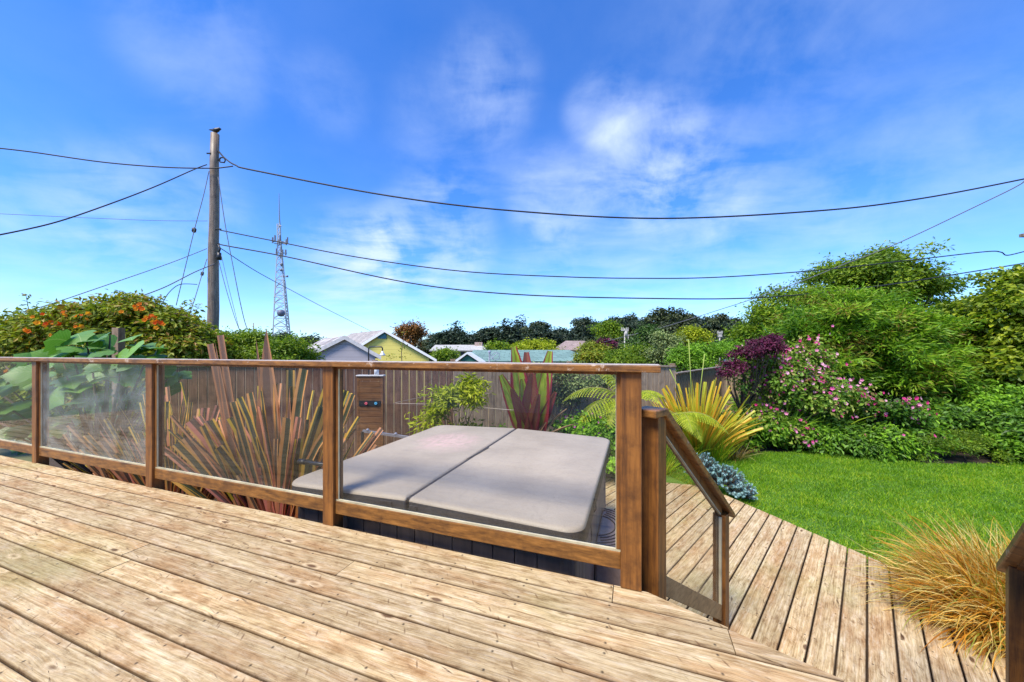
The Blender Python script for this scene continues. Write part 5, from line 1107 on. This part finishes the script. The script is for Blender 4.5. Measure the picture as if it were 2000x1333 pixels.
mb = MB(); s_ = D(706, 648, Yh+3); mb.tube([s_-UP*.5, s_], .05, 8); mb.build('roof_vent_pipe', STEEL, yh)
def lowhouse(name, label, x0, x1, xr0, xr1, ye, yr, yb, Y, dep, wall, roof, extras=None):
    """long roof slope facing the viewer; eave x0..x1, ridge xr0..xr1"""
    a, b_ = D(x0, ye, Y), D(x1, ye, Y); r0_, r1_ = D(xr0, yr, Y+dep), D(xr1, yr, Y+dep); zb = -2.8 if Y > 20 else gz(a.x, Y)
    e = empty(name, ((a.x+b_.x)/2, Y+dep, zb), label, 'house')
    mb = MB(); mb.cbox(a.x+.3, b_.x-.3, Y+.35, Y+2*dep-.35, zb, a.z-.05); mb.build('wall', wall, e)
    mb = MB(); c_, d_ = Vector((b_.x, Y+2*dep, b_.z)), Vector((a.x, Y+2*dep, a.z)); quad_uv(mb, a, b_, r1_, r0_); quad_uv(mb, c_, d_, r0_, r1_)
    mb.add([a, r0_, d_], [(0, 1, 2)], [(0, 0), (2, 2), (4, 0)]); mb.add([b_, c_, r1_], [(0, 1, 2)], [(0, 0), (4, 0), (2, 2)])
    mb.add([a-UP*.12, b_-UP*.12, c_-UP*.12, d_-UP*.12, a-UP*.004, b_-UP*.004, c_-UP*.004, d_-UP*.004], [(3, 2, 1, 0), (0, 1, 5, 4), (1, 2, 6, 5), (2, 3, 7, 6), (3, 0, 4, 7)]); mb.build('roof', roof, e); return e
lh = lowhouse('low_house', 'long low pale yellow house with light grey roof and chimney', 838, 985, 850, 975, 685, 674, 703, 40, 3.2, WOLD, RP)
mb = MB(); c_ = D(935, 673, 43); mb.cbox(c_.x-.45, c_.x+.45, 42.6, 43.4, .8, D(0, 669, 43).z); mb.build('chimney', plain('chimney_brick', (.42, .30, .25), .8), lh)
mb = MB(); c_ = D(876, 680, 42); mb.cbox(c_.x-.3, c_.x+.3, 41.2, 41.8, 1.2, D(0, 676, 41.5).z); mb.build('roof_vent', WHT, lh)
for x, w in ((852, 3), (868, 3), (903, 8), (928, 8)):
    c_ = D(x, 691, 40.3); mb = MB(); mb.cbox(c_.x-w*.028, c_.x+w*.028, 40.30, 40.36, c_.z-.22, c_.z+.22); mb.build('window', BLK, lh)
gh = lowhouse('green_roofed_house', 'low building with pale green roof just over the fence', 905, 1168, 925, 1112, 706, 684, 720, 13.5, 2.4, WGRN, RGR)
a = D(895, 708, 12.6); b_ = D(935, 708, 12.6); gb = MB(); pk = D(913, 694, 12.6)
gb.prism([(a.x, 12.6, a.z-1.8), (b_.x, 12.6, b_.z-1.8), (b_.x, 12.6, b_.z), (pk.x, 12.6, pk.z), (a.x, 12.6, a.z)], (0, 1.2, 0)); gb.build('porch_gable', WGRN, gh)
gb = MB(); gb.prism([a+Vector((-.15, -.1, -.06)), pk+Vector((0, -.1, .04)), pk+Vector((0, -.1, .11)), a+Vector((-.15, -.1, .04))], (0, 1.2, 0)); gb.prism([pk+Vector((0.001, -.1, .04)), b_+Vector((.35, -.1, -.20)), b_+Vector((.35, -.1, -.11)), pk+Vector((0.001, -.1, .11))], (0, 1.2, 0)); gb.build('porch_roof', WHT, gh)
gb = MB(); c_ = D(956, 700, 13.2); gb.tube([c_-UP*.3, D(956, 688, 13.2)], .03, 8); gb.ball(D(956, 688, 13.2), .06, k=8, m=6); pts = [D(968+8*math.cos(R(a_)), 696+8*math.sin(R(a_)), 13.2) for a_ in range(0, 361, 30)]; gb.tube(pts, .012, 5); gb.tube([D(956, 690, 13.2), D(964, 702, 13.2)], .012, 5); gb.tube([D(958, 702, 13.2), D(972, 690, 13.2)], .012, 5); gb.build('roof_antenna', STEEL, gh)
lowhouse('brown_roofed_house', 'distant house with a brown hipped roof below the cypresses', 1086, 1164, 1105, 1142, 684, 666, 700, 48, 3, WOLD, RBR)
lowhouse('distant_building', 'far pale grey roofed building below the small crossarm pole', 1382, 1425, 1384, 1420, 681, 669, 690, 60, 3, WHT, RP)

# ------------------------------------------------------------------ poles, wires, tower, bird
POLE = railmat('weathered_pole', dark=(.10, .065, .04), mid=(.22, .15, .095), light=(.34, .26, .18))
PY = 10.0; pt = D(420, 262, PY); pb = D(415, 700, PY)
pole = empty('utility_pole', (pb.x, PY, gz(pb.x, PY)), 'tall weathered wooden utility pole with a bird on top', 'pole')
mb = MB(); zb = gz(pb.x, PY); k = 10
mb.tube([Vector((pb.x-.02, PY, zb)).lerp(pt, i/k)+Vector((.012*math.sin(i*1.9), 0, 0)) for i in range(k+1)], [.155-.055*i/k for i in range(k+1)], 16); mb.build('pole_shaft', POLE, pole, smooth=True)
mb = MB(); pts = [D(432, 308, PY), D(438, 309, PY), D(440, 314, PY), D(438, 318, PY), D(430, 317, PY), D(428, 312, PY)]; mb.tube(pts+[pts[0]], .018, 6); mb.tube([D(420, 314, PY), D(430, 313, PY)], .02, 6); mb.build('wire_bracket', BLK, pole)
mb = MB(); mb.tube([D(428, 494, PY-.1), D(428, 508, PY-.1)], [.05, .06], 10); mb.tube([D(426, 478, PY-.1), D(430, 486, PY-.1), D(427, 494, PY-.1)], .025, 8); mb.build('splice_case', BLK, pole, smooth=True)
mb = MB(); mb.tube([D(422, 448, PY-.1), D(432, 448, PY-.1)], .018, 6); mb.tube([D(404, 300, PY-.1), D(412, 300, PY-.1)], .02, 6); mb.build('bolt', BLK, pole)
# bird: one continuous loft
BIRDM = plain('black_feathers', (.018, .018, .026), .45, var=.2, scale=30)
e = empty('blackbird', D(421, 262, PY), 'small dark bird perched on the top of the utility pole', 'bird')
def bx(px, py): return D(px, py-1.4, PY)
mb = MB(); path = [(408, 255.4), (413, 255.6), (416, 256.3), (419, 256.8), (422, 256.4), (425, 255.4), (427, 254.2), (429, 253.6), (430.6, 253.8), (432.5, 254.5)]
mb.tube([bx(*q) for q in path], [.008, .024, .036, .056, .064, .055, .042, .040, .022, .004], 10); mb.build('body', BIRDM, e, smooth=True)
mb = MB(); mb.prism([bx(418, 255.2)+Vector((0, -.04, 0)), bx(425, 255)+Vector((0, -.045, .01)), bx(420, 257)+Vector((0, -.05, 0)), bx(411, 256)+Vector((0, -.03, 0))], (0, .012, 0)); mb.build('wing', BIRDM, e)
mb = MB(); mb.tube([bx(421, 259), bx(420.5, 262.2)], .006, 5); mb.tube([bx(423, 259), bx(422.5, 262.2)], .006, 5); mb.build('leg', BIRDM, e)

WIRE = plain('black_cable', (.018, .018, .02), .6, var=.1); WIREG = plain('grey_cable', (.14, .14, .16), .6, var=.1)
def smooth_path(pts, n=8):
    out = []; m = len(pts)
    for i in range(m-1):
        a, b_, c, d_ = pts[max(i-1, 0)], pts[i], pts[i+1], pts[min(i+2, m-1)]
        for k in range(n):
            t_ = k/n; out.append(.5*((2*b_)+(c-a)*t_+(2*a-5*b_+4*c-d_)*t_*t_+(3*b_-a-3*c+d_)*t_**3))
    return out+[pts[-1]]
def wire(label, pix, Ya, Yb, r_, mat=WIRE, group='overhead wires', name='overhead_wire', cat='wire'):
    x0_, x1_ = pix[0][0], pix[-1][0]; n = len(pix); pts = []
    ac = [0]
    for i in range(1, n): ac.append(ac[-1]+math.hypot(pix[i][0]-pix[i-1][0], pix[i][1]-pix[i-1][1]))
    for (x, y), s in zip(pix, ac):
        f = s/ac[-1]; Y = 1/((1-f)/Ya+f/Yb); pts.append(D(x, y, Y))
    mb = MB(); mb.tube(smooth_path(pts), r_, 6); return tag(mb.build(name, mat, smooth=True), label, cat, group)
wire('thick black cable sagging across the sky from the pole top to the right', [(427, 296), (440, 310), (460, 323), (500, 334), (760, 383), (1000, 412), (1290, 427), (1600, 412), (1800, 388), (2010, 348), (2073, 333)], 10, 10, .021)
wire('upper of the two middle cables spanning from the pole to the right', [(430, 450), (445, 453), (530, 470), (700, 503), (900, 530), (1100, 541), (1250, 544), (1400, 542), (1600, 528), (1800, 506), (1925, 492), (1955, 493), (1968, 499), (2010, 490), (2073, 482)], 10, 10, .015)
wire('lower middle cable passing in front of the olive tree', [(428, 476), (440, 480), (560, 502), (800, 553), (1000, 575), (1250, 583), (1480, 582), (1700, 561), (1880, 534), (2010, 513), (2073, 502)], 10, 10, .018)
wire('cable crossing the others and falling from upper right to the far poles', [(2073, 318), (2010, 348), (1990, 362), (1930, 392), (1750, 477), (1640, 520), (1560, 552), (1480, 581), (1400, 607), (1300, 638), (1220, 658), (1165, 672)], 10, 22, .016, WIREG)
wire('cable entering at the left edge and meeting the pole horizontally', [(-20, 288), (60, 297), (200, 317), (320, 327), (412, 329), (440, 327), (455, 325)], 9, 9.9, .016)
wire('cable dropping from upper pole to the left edge at mid height', [(404, 322), (380, 331), (300, 366), (200, 404), (100, 437), (-20, 463)], 9.9, 6, .013)
wire('thin pale wire running nearly level to the left', [(-20, 417), (150, 425), (300, 431), (405, 432)], 9, 10, .006, WIREG)
wire('thin wire descending left to behind the flowering vine', [(404, 486), (330, 515), (200, 560), (80, 600), (-20, 625)], 10, 7, .009, WIREG)
wire('short cable from the middle of the pole down into the vine', [(424, 514), (380, 532), (320, 562), (250, 588)], 10, 8, .012, WIREG)
wire('looping service wire above the vine', [(385, 556), (352, 556), (330, 572), (315, 597)], 9.5, 8, .009)
gy = 'guy wires on the utility pole'
wire('left guy wire with a small black box hanging on it', [(408, 335), (398, 380), (380, 448), (360, 530), (344, 597)], 9.9, 9.2, .009, WIREG, gy, 'guy_wire')
wire('short left guy wire with a grey insulator', [(404, 506), (395, 535), (380, 585), (367, 622)], 9.9, 9.2, .009, WIREG, gy, 'guy_wire')
wire('right guy wire reaching furthest from the pole', [(426, 346), (440, 440), (455, 520), (470, 595), (482, 640), (494, 645)], 9.9, 9.6, .010, WIREG, gy, 'guy_wire')
wire('right guy wire nearest the pole', [(427, 510), (443, 570), (460, 625), (474, 660)], 9.9, 9.6, .008, WIREG, gy, 'guy_wire')
wire('middle right guy wire', [(432, 498), (445, 555), (460, 615), (470, 655)], 9.9, 9.6, .006, WIREG, gy, 'guy_wire')
wire('thin service wire falling from the pole to the yellow house', [(432, 486), (500, 530), (570, 568), (640, 605), (726, 648)], 10, 25, .012, WIREG)
def smallbox(px, py, Y, w, h, nm, lb, tilt=0):
    c = D(px, py, Y); mb = MB(); mb.tube([c+Vector((tilt, 0, h)), c+Vector((tilt*.4, 0, h*.6)), c-Vector((tilt*.4, 0, h*.6)), c-Vector((tilt, 0, h))], [w*.3, w, w, w*.3], 8); tag(mb.build(nm, BLK, smooth=True), lb, 'insulator', 'insulators on guy wires')
smallbox(379, 450, 9.7, .05, .07, 'guy_insulator', 'black box shaped insulator high on the left guy wire', .02); smallbox(395, 535, 9.8, .035, .06, 'guy_insulator', 'small grey black insulator beside the pole lower left', .02)
# right crossarm pole, mostly off frame
rp = D(2075, 463, 10); e = empty('utility_pole', (rp.x, 10, gz(rp.x, 10)), 'wooden crossarm end of a second utility pole at the right edge', 'pole')
mb = MB(); mb.tube([(rp.x, 10, gz(rp.x, 10)), (rp.x, 10, 7.0)], [.16, .11], 14); mb.build('pole_shaft', POLE, e, smooth=True)
mb = MB(); q_ = D(1984, 463, 10); mb.box((q_.x, 9.84, q_.z-.04), (2.6, 0, .0), (0, .1, 0), (0, 0, .09)); mb.build('crossarm', POLE, e, bevel=.005)
# distant poles
WP = plain('pale_pole', (.45, .42, .38), .7)
def farpole(px, yt, yb, Y, arms, lb, mat=WP, w=2.4, gear=False):
    t_, b_ = D(px, yt, Y), D(px, yb, Y); e = empty('distant_pole', (t_.x, Y, -2.85), lb, 'pole', 'distant utility poles'); mb = MB(); mb.tube([(t_.x, Y, -2.85), t_], [w/F*Y*.55, w/F*Y*.45], 8); mb.build('pole_shaft', mat, e, smooth=True)
    for k, (y, hw) in enumerate(arms):
        c = D(px, y, Y); mb = MB(); mb.cbox(c.x-hw/F*Y, c.x+hw/F*Y, Y-.12, Y+.0, c.z-.07, c.z+.07)
        for s in (-.9, -.45, .45, .9): mb.tube([(c.x+s*hw/F*Y, Y-.06, c.z+.07), (c.x+s*hw/F*Y, Y-.06, c.z+.28)], .05, 6)
        mb.build('crossarm', mat, e)
    if gear: c = D(px+2.5, 652, Y); mb = MB(); mb.tube([c-UP*.25, c+UP*.25], .16, 10); mb.build('transformer', WP, e, smooth=True)
farpole(1220, 642, 686, 36, [(645.5, 7)], 'left of the twin far poles, pale with crossarm and transformer', gear=True); farpole(1227, 654, 686, 38, [], 'thin right of the twin far poles without arms', w=1.4)
farpole(1405.5, 649, 680, 46, [(651, 5), (657.5, 4)], 'small far pole with two crossarms before the cypresses'); farpole(495, 631, 700, 24, [], 'short dark pole stub left of the lattice tower', POLE, 1.8)
# lattice tower
TW = plain('white_painted_steel', (.42, .44, .48), .5, var=.1); tY = 95
e = empty('lattice_tower', D(554, 700, tY), 'tall white lattice radio tower with antennas and a grey drum', 'tower')
def tw(py): # half width px and centre px at this row
    f = (686-py)/(686-470); f = max(0, min(1.45, f)); cx = 554-8*f; hw = 15*(1-f)**1.0+3.2 if f < 1 else 3.0; return cx, hw
mb = MB(); rows = [692, 672, 654, 638, 622, 607, 592, 577, 562, 547, 533, 520, 507, 495, 484, 473, 462, 450, 438]; lv = []
for y in rows:
    cx, hw = tw(y); c = D(cx, y, tY); h_ = hw/F*tY; lv.append([c+Vector((math.cos(R(a))*h_*1.1, math.sin(R(a))*h_*1.1, 0)) for a in (-165, -35, 80)])
for i in range(len(lv)-1):
    th = .16 if rows[i] > 560 else .11
    for j in range(3):
        k_ = (j+1) % 3; mb.tube([lv[i][j], lv[i+1][j]], th, 4, cap=False); mb.tube([lv[i][j], lv[i+1][k_]], th*.55, 4, cap=False); mb.tube([lv[i][k_], lv[i+1][j]], th*.55, 4, cap=False); mb.tube([lv[i+1][j], lv[i+1][k_]], th*.5, 4, cap=False)
mb.build('lattice_mast', TW, e)
mb = MB(); mb.tube([D(546.5, 438, tY), D(545.5, 422, tY), D(545, 378, tY)], [.18, .14, .06], 6); mb.build('top_mast', plain('grey_steel', (.25, .27, .31), .5), e)
mb = MB(); mb.ball(D(549, 612, tY-2.6), .95, k=14, m=10); mb.build('drum_antenna', plain('slate_drum', (.14, .15, .21), .5), e, smooth=True)
GS = plain('antenna_grey', (.18, .19, .22), .5)
for x, y in ((532.5, 470), (537, 466), (561.5, 470), (559, 474), (540, 492), (552, 494), (547, 466), (548, 500), (558, 494), (545, 474), (549, 488)):
    mb = MB(); a, b_ = D(x, y-6, tY-1), D(x, y+5, tY-1); mb.tube([a, b_], .20, 6); mb.build('panel_antenna', GS, e)
mb = MB()
for y, a, b_ in ((472, 532, 562), (476, 536, 558), (494, 538, 560), (540, 548, 561), (580, 535, 545), (441, 544, 550)): mb.tube([D(a, y, tY-.5), D(b_, y+1, tY-.5)], .12, 5)
mb.build('antenna_arms', GS, e)
mb = MB(); mb.ball(D(561, 540, tY-.5), .30, k=8, m=6); mb.ball(D(550, 517, tY-1), .42, k=8, m=6); mb.ball(D(549, 528, tY-1), .35, k=8, m=6); mb.build('small_dish', GS, e, smooth=True)

# ------------------------------------------------------------------ own house behind the viewer (seen only as reflections in the panes)
HW = sidingmat('dark_brown_siding', (.09, .075, .06), .18)
e = empty('house_wall', Q(-1.5, -2.6, 0), 'dark sided house wall behind the deck, mirrored in the glass panels', 'house')
mb = MB(); mb.qbox(-7.5, 1.9, -2.9, -2.6, -.9, 2.35); mb.build('wall', HW, e)
mb = MB(); mb.qbox(-7.9, 2.1, -3.6, -2.35, 2.36, 2.52); mb.build('eave', plain('eave_brown', (.12, .09, .07), .7), e)
for a in (-5.2, -2.4):
    mb = MB(); mb.qbox(a, a+1.9, -2.6, -2.56, .02, 2.1); w_ = mb.build('sliding_door', WHT, e); mb = MB(); mb.qbox(a+.08, a+.92, -2.559, -2.55, .1, 2.02); mb.qbox(a+.98, a+1.82, -2.559, -2.55, .1, 2.02); mb.build('pane', plain('dark_pane', (.02, .025, .03), .05), w_)
